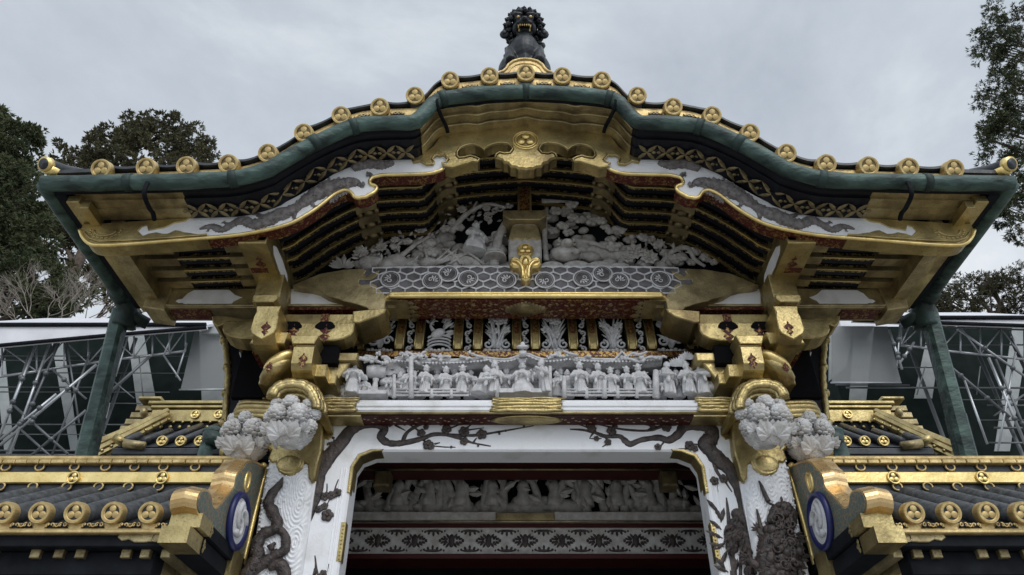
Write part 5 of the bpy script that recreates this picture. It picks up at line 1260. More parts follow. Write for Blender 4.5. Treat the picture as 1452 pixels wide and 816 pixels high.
m = MB(); z0, z1 = P(740, 785, Yi).z, P(740, 747, Yi).z; m.mi = 0; m.bb(GX-1.33, GX+1.33, Yi+.02, Yi+.15, z0, z1, .002)
m.mi = 1; zc = (z0+z1)/2; hz_ = (z1-z0)/2; cw = .236
def arab(mb, cx, cz, w_, h_, seed):
    for sx in (-1, 1):
        for sz in (-1, 1):
            for k in range(4):
                t_ = (k+.5)/4; mb.leaf((cx+sx*w_*t_*.85, Yi+.017, cz+sz*h_*.12*(1-t_)), (sx*.6, 0, sz*(1-t_)), (0, -1, 0), h_*(.85-.6*t_), .016, .004)
            mb.scroll((cx+sx*w_*.45, Yi+.016, cz+sz*h_*.22), h_*.2, 1.2, .005, sx*sz, 0, 5, 9)
    mb.ell((cx, Yi+.018, cz), (.02, .006, h_*.7), None, 8, 6)
for k in range(-5, 6):
    arab(m, GX+k*cw, zc, cw*.36, hz_*.74, k)
    for s_ in (-1, 1):
        cx = GX+(k+.5)*cw; cz = zc+s_*hz_*.74
        for j in range(-3, 4): m.leaf((cx+j*.022, Yi+.017, cz), (j*.3, 0, -s_*(1-abs(j)*.25)*.8+.0), (0, -1, 0), hz_*(.45-.1*abs(j)), .016, .004)
        m.ell((cx, Yi+.018, cz), (.055, .005, .009), None, 10, 5)
part('arabesque_panel', m, [M['carved'], M['ebony']], gate)
m = MB(); z0, z1 = P(740, 727, Yi+.1).z, P(740, 666, Yi+.1).z; r_ = rs(44)
m.mi = 0; m.bb(GX-1.33, GX+1.33, Yi+.16, Yi+.2, z0-.05, z1+.1, .002)
m.mi = 1
for k in range(80): x = GX+r_.uniform(-1.15, 1.15); rr = r_.uniform(.03, .07); m.ell((x, Yi+.1+r_.uniform(-.02, .04), z0+r_.uniform(.0, .07)), (rr*1.3, .05, rr*.8), None, 8, 6)
for k in range(26):
    x = GX-1.0+k*.08+r_.uniform(-.03, .03); a = r_.uniform(-.5, .5); hh_ = r_.uniform(.6, 1)*(z1-z0)
    m.tube(smooth([(x, Yi+.09, z0), (x+sin(a)*.1, Yi+.07, z0+hh_*.55), (x+sin(a)*.25, Yi+.08, z0+hh_)], 4), [.035, .027, .02], 7)
for k in range(150):
    a = r_.uniform(0, 6.28); m.leaf((GX+r_.uniform(-1.15, 1.15), Yi+.06+r_.uniform(-.02, .05), lerp(z0, z1, r_.uniform(.3, 1))), (cos(a), -.3, sin(a)), (0, -1, 0), .11, .045, .015)
for k in range(9):
    x = GX-.85+k*.21; m.lathe([(.055, 0), (.05, .05), (.035, .10), (.045, .13), (.03, .17), (.012, .18)], Matrix.Translation((x, Yi+.07, z0+.03)), 10, True); m.ell((x, Yi+.06, z0+.23), (.026, .028, .032), None, 9, 7)
part('inner_carved_frieze', m, [M['blackm'], M['carved']], gate)
for s_ in (-1, 1):
    m = MB(); q = P(545, 688, 4.5); m.bb(GX+s_*(GX-q.x)-.05, GX+s_*(GX-q.x)+.05, 4.38, 4.5, q.z-.05, q.z+.05, .01)
    part('inner_bracket', m, M['goldd'], gate)

# ================================================================== LION
lion = thing('lion_statue', (GX, 3.12, P(747, 90, 3.05).z), 'dark bronze guardian lion with curly mane sitting on the roof ridge', 'statue')
LZ = P(747, 90, 3.05).z-.035; LY = 3.14
lm = MB()
def LV(x, y, z): return Vector((GX+x, LY+y, LZ+z))
lm.ell(LV(0, .05, .10), (.135, .17, .17)); lm.ell(LV(0, -.05, .22), (.10, .10, .15), None, 14, 10); lm.ell(LV(0, .02, .30), (.10, .11, .12))
for s_ in (-1, 1):
    lm.ell(LV(s_*.118, .04, .07), (.066, .13, .125), None, 12, 9)
    lm.tube([LV(s_*.085, -.03, .25), LV(s_*.095, -.08, .12), LV(s_*.09, -.11, -.01)], [.05, .042, .036], 10)
    lm.ell(LV(s_*.09, -.14, -.02), (.045, .06, .03), None, 10, 7)
    lm.tube([LV(s_*.12, .0, .02), LV(s_*.13, -.06, -.01)], [.06, .045], 10)
HM = Matrix.Translation(LV(0, -.07, .45)) @ Matrix.Rotation(radians(38), 4, 'X')     # head looking down into the yard
def hell(mb, c, r, nu=12, nv=9): mb.ell((0, 0, 0), r, None, nu, nv) if False else mb.add(*_ellv(c, r, nu, nv), True, HM)
def _ellv(c, r, nu, nv):
    t_ = MB(); t_.ell(c, r, None, nu, nv); return t_.v, t_.f
def htube(mb, pts, rad, n=6):
    t_ = MB(); t_.tube(pts, rad, n); mb.add(t_.v, t_.f, True, HM)
hell(lm, (0, .02, 0), (.095, .09, .10)); hell(lm, (0, -.07, .012), (.062, .05, .026)); hell(lm, (0, -.055, -.062), (.055, .05, .022))
hell(lm, (0, -.118, .03), (.024, .016, .018))
for s_ in (-1, 1):
    hell(lm, (s_*.042, -.075, .05), (.026, .022, .022)); hell(lm, (s_*.045, -.078, .075), (.036, .020, .013)); hell(lm, (s_*.062, -.05, -.02), (.022, .03, .04))
    hell(lm, (s_*.03, -.095, .008), (.028, .022, .018))
lm.tube([LV(0, .2, .1), LV(0, .27, .25), LV(0, .22, .4)], [.04, .06, .02], 8)
body = remesh(lm, 'body', .008, M['bronze'], 1); place('body', body, lion)
lm = MB(); r_ = rs(66)
for ring, (R_, y_, cnt, s_) in enumerate(((.108, -.02, 17, .023), (.122, .02, 18, .026), (.118, .06, 16, .028))):
    for k in range(cnt):
        a = 2*pi*k/cnt+ring*.2; c = (R_*cos(a), y_, R_*sin(a)*1.05); hell(lm, c, s_*r_.uniform(.8, 1.15), 7, 5)
        if ring < 2: htube(lm, [Vector(c)+Vector((.010*cos(a+q*1.2), -.018, .010*sin(a+q*1.2))) for q in range(6)], [.008, .004], 5)
for k in range(13):
    a = lerp(-.1, pi+.1, k/12); t_ = MB(); t_.leaf((.118*cos(a), .0, .122*sin(a)), (cos(a), -.1, sin(a)), (0, -1, 0), .036, .03, .012); lm.add(t_.v, t_.f, False, HM)
for k in range(26):
    sx = r_.choice((-1, 1)); lm.ell(LV(sx*r_.uniform(.085, .125), r_.uniform(-.04, .06), r_.uniform(.18, .38)), r_.uniform(.018, .028), None, 7, 5)
place('mane', lm.mesh('mane', M['bronze']), lion)
for s_ in (-1, 1):
    lm = MB(); lm.ell(LV(s_*.135, -.06, .395), (.036, .024, .040), None, 12, 8); lm.ell(LV(s_*.138, -.08, .393), (.02, .012, .024), None, 10, 6); place('ear', lm.mesh('ear', M['bronze']), lion)
lm = MB()
for s_ in (-1, 1): hell(lm, (s_*.042, -.094, .050), (.012, .008, .010), 8, 6); htube(lm, [(s_*.040, -.098, -.006), (s_*.040, -.098, -.034)], [.008, .002]); htube(lm, [(s_*.036, -.09, -.05), (s_*.036, -.092, -.028)], [.007, .002])
for k in range(-2, 3): hell(lm, (k*.015, -.108, -.010), (.006, .005, .009), 6, 5)
place('gilded_teeth_eyes', lm.mesh('gilded_teeth_eyes', M['golds']), lion)

# ================================================================== SIDE WALLS WITH TILED ROOFS
def PX(px, py, X):
    a, b, c = ray(px, py); s = X/a; return Vector((X, b*s, CAMZ+c*s))
XE = -1.36; YV = 3.78
capW, crestW = cap_meshes(.047, 'tile_cap', M['golds'], .24, .05, M['tile'])
capS, crestS = cap_meshes(.036, 'crest_boss', M['goldb'], .16, .012, M['tile'])
def side_wall(s_):
    label = 'black and gold tiled wall roof left of the white gate pillars' if not s_ else 'black and gold tiled wall roof right of the white gate pillars'
    th = thing('roofed_wall', (mir((-2.6, 0, 0)).x if s_ else -2.6, 3.9, 0), label, 'wall', 'tiled wall roofs beside the gate')
    fx = (lambda p: mir(p)) if s_ else (lambda p: Vector(p))
    def pt(name, mb, mats, par=None): return part(name, mb if not s_ else mb.mirrored(), mats, par or th)
    X0 = -4.6
    m = MB(); m.bb(X0, XE-.02, 3.92, 4.06, 0, P(0, 690, 3.9).z, .004); pt('wall', m, M['blackm'])
    zz = lambda y: P(300, y, YV).z
    # ridge
    m = MB(); m.mi = 0; r_ = rs(5+s_)
    x = XE-.06; k = 0
    m.bb(X0, XE-.08, YV-.01, YV+.22, zz(653), zz(647), .006)
    while x > X0:
        w_ = .066+r_.uniform(-.006, .006); m.bb(x-w_, x-.003, YV-.025+r_.uniform(0, .004), YV+.1, zz(659.5), zz(653)-.002, .004); x -= w_
    m.mi = 1; m.bb(X0, XE-.05, YV+.01, YV+.2, zz(669), zz(659.5)-.001, .002); m.bb(X0, XE-.05, YV+.015, YV+.2, zz(698), zz(686), .002)
    m.mi = 2; m.bb(X0, XE-.05, YV-.006, YV+.2, zz(686)+.001, zz(669)-.001, .005)
    rid = pt('ridge', m, [M['golds'], M['tile'], M['goldb']])
    m = MB()
    for row, xs in ((663.5, [278, 233, 192, 151, 107, 58, 10, -36, -80]), (691.5, [226, 183, 141, 96, 48, 2, -44])):
        for px in xs:
            c = P(px, row, YV+.012); m.tube([c+Vector((.024*cos(a), -.012, .021*sin(a))) for a in [2*pi*j/14 for j in range(15)]], .0055, 6, cap=False)
            m.mi = 1; m.lathe([(.022, 0), (.018, .008)], Matrix.Translation(c) @ Matrix.Rotation(radians(90), 4, 'X'), 12); m.mi = 0
    pt('ridge_ring', m, [M['golds'], M['tile']], rid)
    for px in (229, 103, -23):
        c = P(px, 677, YV-.02); o = place('crest_boss', capS, rid, fx(c)); o.rotation_euler = (radians(-88), 0, 0)
    # tiled slope
    ye, ze = 3.2, P(200, 731, 3.2).z; yt, zt = YV+.02, zz(697)
    m = MB(); m.add([(X0, ye+.02, ze-.035), (XE-.1, ye+.02, ze-.035), (XE-.1, yt, zt-.02), (X0, yt, zt-.02), (X0, ye+.02, ze-.075), (XE-.1, ye+.02, ze-.075), (XE-.1, yt, zt-.1), (X0, yt, zt-.1)], [(0, 1, 2, 3), (7, 6, 5, 4), (0, 4, 5, 1), (1, 5, 6, 2), (2, 6, 7, 3), (3, 7, 4, 0)], False)
    pt('roof_slope', m, M['tile'])
    for px in (212, 160, 107, 57, 7, -45, -96):
        c = P(px, 729, ye-.01); m = MB(); n = 30; pts = []; rad = []
        for j in range(n+1):
            t = j/n; pts.append(lerp(Vector((c.x, ye+.02, ze+.0)), Vector((c.x, yt+.02, zt+.0)), t)); rad.append(.046*(1-.10*((j*.5) % 1)*2))
        m.tube(pts, rad, 12); pt('tile_row', m, M['tilel'])
        o = place('tile_cap', capW, th, fx((c.x, ye-.025, ze+.004))); o.rotation_euler = (radians(-76), 0, 0); place('crest', crestW, o)
    # rows hidden against the end board
    m = MB(); xs = P(212, 729, ye).x+.159; m.tube([(xs, ye+.05, ze), (xs, yt, zt)], .046, 12); pt('tile_row', m, M['tilel'])
    # eave board with filigree slots, black soffit and rafter ends
    m = MB(); m.mi = 0; zl = P(100, 752, ye+.0).z; zh = ze-.03
    m.bb(X0, XE-.15, ye+.012, ye+.05, zl-.006, zh, .003); m.bb(X0, XE-.15, ye+.0, ye+.05, zl-.012, zl+.006, .004)
    m.mi = 1
    for px in (238, 186, 133.5, 82, 32, -19, -70):
        c = P(px, 742, ye+.008); w_ = .052; m.prism([(c.x-w_, zl+.012), (c.x+w_, zl+.012), (c.x+w_*.7, zh-.004), (c.x-w_*.7, zh-.004)], ye+.008, ye+.02)
        m.mi = 0; 
        for j in range(-2, 3): m.scroll((c.x+j*.018, ye+.004, zl+.024), .010, 1.0, .004, 1 if j % 2 else -1, j, 5, 8)
        m.mi = 1
    pt('eave_board', m, [M['golds'], M['black']])
    m = MB(); m.bb(X0, XE-.10, ye+.03, 3.95, zl-.06, zl-.013, .003); m.bb(X0, XE-.2, ye+.10, ye+.2, zl-.16, zl-.062, .003); pt('soffit', m, M['blackm'])
    for px in (242, 213, 186, 122, 92, 59, -2, -30, -60):
        m = MB(); c = P(px, 783, ye+.12); m.bb(c.x-.021, c.x+.021, ye+.075, ye+.45, c.z-.037, c.z+.037, .003); pt('rafter_end', m, M['goldw'])
    m = MB(); pl = [(245, 748), (165, 748), (158, 752), (163, 756), (170, 757), (166, 762), (172, 767), (182, 765), (190, 769), (204, 769), (216, 768), (245, 769)]
    m.prism([(p.x, p.z) for p in (P(x, y, ye+.022) for x, y in pl)], ye+.022, ye+.05, .003); q = P(222, 762, ye+.02); m.tube([q+Vector((.02*cos(a), -.002, .02*sin(a))) for a in [2*pi*j/14 for j in range(15)]], .003, 5, cap=False)
    pt('gold_plate', m, M['goldw'])
    # bosses low on the wall under the eaves
    m = MB(); q = P(232, 808, 3.6); m.ell(q, (.07, .07, .075), None, 14, 10); pt('hanging_boss', m, M['goldw'])
    # end board
    OUT = [(343, 801), (356, 745), (370, 689), (376, 668), (374, 661), (366, 656), (357, 653), (349, 655), (343, 663), (338, 668), (334, 676), (331.6, 689), (326, 697), (318, 705), (309, 717.7), (303, 717), (301, 711), (299.7, 700.6), (293, 693.8), (284, 697), (279, 709.7), (280, 728), (293, 744), (320, 771), (338, 789)]
    op = smooth([PX(x, y, XE) for x, y in OUT+[OUT[0]]], 3)[:-1]; Wd = .115
    n = len(op); m = MB(); m.mi = 0
    vs = [(XE-Wd, p.y, p.z) for p in op]+[(XE-Wd*.5, p.y-.006, p.z+.010) for p in op]+[(XE, p.y, p.z) for p in op]
    fs = [(i+r*n, (i+1) % n+r*n, n+(i+1) % n+r*n, n+i+r*n) for i in range(n) for r in (0, 1)]+[tuple(range(n)), tuple(reversed(range(2*n, 3*n)))]
    m.add(vs, fs, False); eb = pt('end_board', m, M['goldc'])
    cy = sum(p.y for p in op)/n; cz = sum(p.z for p in op)/n
    A2 = sum(op[i].y*op[(i+1) % n].z-op[(i+1) % n].y*op[i].z for i in range(n)); sg = 1 if A2 > 0 else -1
    ip = []
    for i in range(n):
        a, b, c = op[i-1], op[i], op[(i+1) % n]; t = (c-a); t.normalize(); ip.append(b+Vector((0, -t.z, t.y))*.011*sg)
    m = MB(); n = len(ip); vs = [(XE-.02, p.y, p.z) for p in ip]+[(XE+.004, p.y, p.z) for p in ip]
    m.add(vs, [tuple(range(n)), tuple(reversed(range(n, 2*n)))]+[(i, (i+1) % n, n+(i+1) % n, n+i) for i in range(n)], False)
    pt('cloisonne_panel', m, M['cloi'], eb)
    m = MB(); e0 = op[0]; 
    m.tube([op[k]+Vector((.006, .0, 0)) for k in range(0, 14)], .014, 8)
    c = PX(349, 684, XE); m.tube([c+Vector((.004, .03*cos(a), .05*sin(a))) for a in [2*pi*j/14 for j in range(15)]], .010, 6, cap=False); m.ell(c, (.008, .025, .045), None, 10, 7)
    pt('gold_rim', m, M['goldb'], eb)
    c = PX(335, 739, XE+.006); m = MB(); Rx = Matrix.Translation(c) @ Matrix.Rotation(radians(90), 4, 'Y')
    m.mi = 0; m.tube([c+Vector((.012, .118*cos(a), .125*sin(a))) for a in [2*pi*j/30 for j in range(31)]], .017, 8, cap=False)
    m.mi = 1; m.lathe([(.11, -.01), (.11, .014), (.08, .018)], Rx, 26)
    m.mi = 2
    for j in range(3):
        a = 2.0*j; m.tube([c+Vector((.024, .07*(1-t_/12)*cos(a+t_*.28), .085*(1-t_/14)*sin(a+t_*.28))) for t_ in range(12)], [.016, .006], 6, flat=1)
    pt('medallion', m, [M['blue'], M['white'], M['carve']], eb)
    # rake beams
    a, b = PX(282.5, 729, XE), PX(338.5, 787, XE); d_ = (b-a); d_.x = 0; d_.normalize(); L = (b-a).length+.25; up = Vector((0, -d_.z, d_.y)); 
    if up.z < 0: up = -up
    def beam(mb, x0, x1, o, s0, s1, h0, h1):
        P0 = o+d_*s0; P1 = o+d_*s1; vs = []
        for x in (x0, x1):
            for q, h in ((P0, h0), (P0, h1), (P1, h1), (P1, h0)): v = q+up*h; vs.append((x, v.y, v.z))
        mb.add(vs, [(0, 1, 2, 3), (7, 6, 5, 4), (0, 4, 5, 1), (1, 5, 6, 2), (2, 6, 7, 3), (3, 7, 4, 0)], False)
    m = MB(); m.mi = 0; beam(m, XE-.11, XE+.012, a, .08, L, -.058, -.002); beam(m, XE-.12, XE-.008, a, .06, L, -.135, -.066)
    m.mi = 1; beam(m, XE-.117, XE+.018, a, -.005, .12, -.060, .002); beam(m, XE-.124, XE-.002, a, -.05, .11, -.14, -.068)
    for h, s1, x in ((-.03, .12, XE+.018), (-.10, .11, XE+.004)):
        q = a+d_*s1+up*h
        for k in (-.018, 0, .018): m.leaf(Vector((x-.0005, q.y, q.z))+up*k, d_, (1, 0, 0), .04 if k == 0 else .025, .025, .004)
    beam(m, XE-.14, XE+.016, a, L-.36, L-.22, -.137, .003)
    rb = pt('rake_beam', m, [M['blackm'], M['gold']])
    return th
side_wall(0); side_wall(1)

# ================================================================== ROOF BEYOND THE SIDE WALLS
capB, crestB = cap_meshes(.042, 'tile_cap', M['goldb'], .2, .03, M['tile']); bossB = cap_meshes(.042, 'crest_boss', M['goldb'], .2, .012)[0]
def back_roof(s_):
    lab = 'gold ridged tiled fence roof behind the left green downpipe' if not s_ else 'gold ridged tiled fence roof behind the right green downpipe'
    th = thing('fence_roof', (mir((-2.6, 0, 0)).x if s_ else -2.6, 6.0, 0), lab, 'roof', 'inner fence roofs seen beside the gate')
    fx = (lambda p: mir(p)) if s_ else (lambda p: Vector(p))
    def pt(name, mb, mats, par=None): return part(name, mb if not s_ else mb.mirrored(), mats, par or th)
    Y = 6.0; z = lambda y, YY=Y: P(250, y, YY).z; x = lambda p, y=590, YY=Y: P(p, y, YY).x
    X1 = -1.7
    m = MB(); m.bb(x(212), X1, Y+.1, Y+.3, 0, z(625), .004); pt('fence_wall', m, M['blackm'])
    m = MB(); m.mi = 0
    m.bb(x(205), X1, Y-.02, Y+.3, z(574), z(569), .008); m.bb(x(190), x(222), Y-.03, Y+.3, z(568)+.0, z(564), .01); m.bb(x(210), X1, Y-.01, Y+.3, z(579), z(575), .006)
    m.bb(x(212), X1, Y+.01, Y+.3, z(597), z(580), .006)
    m.mi = 1; m.bb(x(225), X1, Y+.03, Y+.3, z(609), z(597.5), .003)
    m.mi = 0
    for k in range(9):
        q = P(232+k*13, 600, Y+.0); m.ell((q.x, Y+.01, z(598)), (.014, .014, .014), None, 8, 6); m.ell((q.x-.02, Y+.02, z(604.5)), (.018, .016, .018), None, 8, 6)
    r = pt('ridge', m, [M['gold'], M['blackm']])
    for px in (277, 310):
        c = P(px, 588, Y); o = place('crest_boss', bossB, r, fx((c.x, Y-.012, c.z))); o.rotation_euler = (radians(-90), 0, 0)
    ye = 5.4; ze = P(250, 628, ye).z; yt = Y; zt = z(608); xl = P(168, 628, ye).x
    m = MB(); m.add([(xl, ye, ze-.03), (X1, ye, ze-.03), (X1, yt+.05, zt), (x(225), yt+.05, zt), (xl, ye, ze-.06), (X1, ye, ze-.06), (X1, yt+.05, zt-.06), (x(225), yt+.05, zt-.06)], [(0, 1, 2, 3), (7, 6, 5, 4), (0, 4, 5, 1), (1, 5, 6, 2), (2, 6, 7, 3), (3, 7, 4, 0)], False)
    pt('roof_slope', m, M['tile'])
    for px in (177, 204, 230.5, 257, 283.6, 311):
        c = P(px, 626, ye); tx = max(c.x, x(228)) if px < 215 else c.x; m = MB()
        tt = 1 if px > 215 else (.6 if px > 190 else .3)
        m.tube([(c.x, ye, ze+.01), (c.x, lerp(ye, yt, tt), lerp(ze, zt, tt)+.02)], .034, 10); pt('tile_row', m, M['tile'])
        if px > 215: o = place('tile_cap', capB, th, fx((c.x, ye-.02, ze+.008))); o.rotation_euler = (radians(-80), 0, 0); place('crest', crestB, o)
    m = MB(); m.mi = 0; m.bb(xl, X1, ye+.0, ye+.05, ze-.085, ze-.03, .006); m.mi = 1; m.bb(P(163, 640, ye).x, X1, ye-.05, ye+.04, P(250, 645, ye-.05).z, P(250, 635, ye-.05).z, .008); pt('eave_gutter', m, [M['golds'], M['tile']])
    # hip and stepped verge
    a = P(236, 586, Y-.02); b = P(128, 634, 5.3); m = MB(); m.mi = 0
    m.tube([a+Vector((0, 0, .02)), lerp(a, b, .5), b], [.03, .036, .042], 6, sm=False); m.tube([a+Vector((.02, -.02, -.03)), lerp(a, b, .5)+Vector((.03, -.02, -.045)), b+Vector((.04, -.02, -.055))], .03, 6, sm=False); m.tube([a+Vector((.04, -.02, -.075)), lerp(a, b, .5)+Vector((.05, -.02, -.09)), b+Vector((.06, -.02, -.10))], .022, 6, sm=False)
    for k in range(9): q = lerp(a, b, k/9)+Vector((.06, -.04, -.085)); m.ell(q, .016, None, 8, 6)
    c = P(176, 629, 5.32); m.tube([c, P(163, 620, 5.3)], [.032, .036], 10); m.mi = 1; m.tube([P(205, 633, 5.34), c], [.034, .034], 10); m.mi = 0
    m.mi = 1
    for k in range(7):
        p0 = P(208-k*7.5, 574+k*9.5, Y+.02); m.bb(p0.x-.09, p0.x+.16, Y+.02, Y+.3, p0.z-.06, p0.z-.006, .006)
    q = P(204, 585, Y); m.ell(q, (.032, .04, .045), None, 10, 7)
    pt('hip_ridge', m, [M['gold'], M['goldw']])
    m = MB(); q = P(302, 616, 5.2); m.tube([q, q+Vector((0, .0, -.10))], [.075, .06], 10); m.tube([q+Vector((-.02, 0, -.08)), q+Vector((-.04, 0, -1.0))], .055, 8); m.ell(q+Vector((.0, 0, .02)), (.09, .06, .04), None, 10, 6); pt('rain_pipe', m, M['patina'])
back_roof(0); back_roof(1)

# ================================================================== SCAFFOLDING AND COVERS BEHIND
def scaffold(s_):
    lab = ('steel tube scaffold under a white canopy behind the left downpipe', 'steel tube scaffold under a white canopy behind the right downpipe')[s_]
    th = thing('scaffold', (7.5 if s_ else -7.5, 10, 0), lab, 'scaffold', 'scaffolds behind the gate')
    Y = 10.0; cnt = [0]
    def tb(x0, y0, x1, y1, Ya=Y, Yb=None, r=.035, mt='steel'):
        a, b = P(x0, y0, Ya), P(x1, y1, Yb or Ya); m = MB(); m.tube([a, b], r*.47, 8)
        part('scaffold_tube', m, M[mt], th)
    def cl(x, y, Ya=Y): m = MB(); m.ell(P(x, y, Ya-.03), .04, None, 8, 6); part('clamp', m, M['steeld'], th)
    if not s_:
        CT, CB = [(-90, 461), (292, 461)], [(292, 463.5), (150, 475), (0, 489), (-90, 497)]
        TR = [(-60, 497, 544), (3, 489, 534), (52, 485, 527), (91, 481, 520.5), (125, 478, 516), (158, 475, 511), (190, 472, 507), (216, 470, 504), (240, 468, 501), (263, 466, 498)]
    else:
        CT, CB = [(1210, 451), (1540, 451)], [(1540, 466), (1452, 461), (1330, 457), (1275, 455.5), (1210, 453)]
        TR = [(1278, 458, 490), (1306, 460, 493), (1333, 461, 497), (1362, 462, 500), (1390, 463, 503), (1420, 464, 506), (1452, 465, 510), (1500, 466, 516)]
    cp_ = CT+CB; m = MB(); m.prism([(p.x, p.z) for p in (P(x, y, Y-.3) for x, y in cp_)], Y-.3, Y-.2, .01); part('canopy', m, M['canopy'], th)
    m = MB(); a, b = P(*CT[0], Y-.24), P(*CT[1], Y-.24); up_ = Vector((0, 2.2, 1.62)); dn_ = Vector((0, 0, -.05)); m.add([a, b, b+up_, a+up_, a+dn_, b+dn_, b+up_+dn_, a+up_+dn_], [(0, 1, 2, 3), (7, 6, 5, 4), (0, 4, 5, 1), (1, 5, 6, 2), (2, 6, 7, 3), (3, 7, 4, 0)], False); part('canopy_roof', m, M['canopy'], th)
    m = MB(); lo = [P(x, y+1.0, Y-.32) for x, y in CB]; m.tube(lo, .03, 6); lo = [P(x, y-.3, Y-.32) for x, y in CT]; m.tube(lo, .035, 6); part('canopy_edge', m, M['blackm'], th)
    up = [(a, b) for a, b, c in TR]; dn = [(a, c) for a, b, c in TR]
    for off, rr, mt in ((0, .045, 'steel'), (1.4, .035, 'steeld')):
        for i in range(len(TR)-1):
            tb(*dn[i], *dn[i+1], Y+off, r=rr, mt=mt)
            if not off: tb(up[i][0], up[i][1]+3, up[i+1][0], up[i+1][1]+3, Y, r=.03, mt='steeld')
            if i % 2: tb(up[i][0], up[i][1]+2, *dn[i+1], Y+off, r=.022, mt=mt)
            else: tb(*dn[i], up[i+1][0], up[i+1][1]+2, Y+off, r=.022, mt=mt)
        for a, b, c in TR: tb(a, b+2, a, c, Y+off, r=.028, mt=mt)
    if not s_:
        L = [(0, 632, 137, 517, .05, 'steel'), (0, 624, 80, 559, .045, 'steel'), (50, 492, -2, 622, .045, 'steel'), (70, 488, 14, 645, .04, 'steel'), (84, 486, 30, 610, .035, 'steeld'), (42, 500, 8, 600, .03, 'steeld'), (18, 574, 96, 644, .04, 'steeld'), (74, 524, 122, 566, .035, 'steeld'), (212, 506, 150, 562, .05, 'steeld'), (122, 582, 40, 650, .045, 'steeld'), (30, 610, 80, 655, .035, 'steeld'), (128, 500, 70, 655, .032, 'steeld'), (176, 478, 157, 533, .03, 'steel'), (182, 476, 164, 534, .025, 'steel'), (155, 572, 138, 640, .03, 'steel'), (94, 480, 112, 600, .03, 'steeld'), (232, 504, 256, 540, .03, 'steel'), (265, 487, 250, 535, .03, 'steel'), (246, 470, 232, 505, .03, 'steel'), (197, 505, 203, 562, .02, 'steeld'), (160, 540, 190, 565, .02, 'steeld')]
        HZ = [(505, -60, 275, .02), (511, -60, 160, .025), (529, 60, 290, .018), (549, -60, 150, .025), (556, -60, 240, .02), (572, 140, 200, .02), (602, -60, 200, .025), (616, -60, 150, .018), (639, -60, 160, .03), (645, -60, 140, .03)]
    else:
        L = [(1402, 508, 1454, 630, .05, 'steel'), (1412, 510, 1466, 640, .04, 'steeld'), (1357, 466, 1470, 546, .04, 'steel'), (1325, 501, 1432, 592, .05, 'steeld'), (1275, 516, 1296, 486, .04, 'steel'), (1261, 468, 1279, 524, .04, 'steel'), (1276, 460, 1272, 520, .03, 'steel'), (1345, 500, 1337, 560, .025, 'steeld'), (1440, 500, 1415, 640, .035, 'steel'), (1452, 560, 1410, 590, .03, 'steeld'), (1368, 540, 1400, 630, .035, 'steel'), (1312, 520, 1300, 560, .02, 'steeld'), (1390, 520, 1385, 560, .02, 'steeld'), (1432, 470, 1445, 500, .025, 'steel'), (1290, 462, 1278, 488, .022, 'steel')]
        HZ = [(489, 1285, 1540, .03), (521, 1180, 1345, .022), (550, 1200, 1500, .035), (546, 1185, 1290, .025), (567, 1350, 1500, .02), (575, 1400, 1500, .03), (596, 1390, 1540, .02), (607, 1410, 1500, .04), (628, 1400, 1500, .03)]
    for a, b, c, d_, r, mt in L: tb(a, b, c, d_, Y-.1, Y-.1, r, mt); 
    for a, b, c, d_, r, mt in L[:8]: cl(lerp(a, c, .35), lerp(b, d_, .35), Y-.1); cl(lerp(a, c, .7), lerp(b, d_, .7), Y-.1)
    for y, x0, x1, r in HZ: tb(x0, y, x1, y+.5, Y+.5, r=r, mt='steeld')
    # safety net and the pale sheet behind it
    Q = [(276, 470), (322, 470), (322, 553), (256, 553)] if not s_ else [(1180, 463), (1258, 463), (1278, 542.5), (1180, 542.5)]
    m = MB(); m.prism([(p.x, p.z) for p in (P(x, y, Y+.1) for x, y in Q)], Y+.1, Y+.125); part('safety_net', m, M['net'], th)
    tb(Q[3][0]-2, 553 if not s_ else 543, Q[2][0], 552.5 if not s_ else 543, Y+.05, r=.03)
    for k in (.33, .66): y = lerp(Q[0][1], Q[3][1], k); tb(lerp(Q[0][0], Q[3][0], k), y, lerp(Q[1][0], Q[2][0], k), y+1, Y+.2, r=.012)
    # uprights that carry it
    for px in ((-40, 30, 150) if not s_ else (1490, 1430, 1330)):
        a = P(px, 600, Y+.6); m = MB(); m.tube([(a.x, Y+.6, 0), (a.x, Y+.6, P(px, 480, Y+.6).z)], .03, 8); part('scaffold_tube', m, M['steeld'], th)
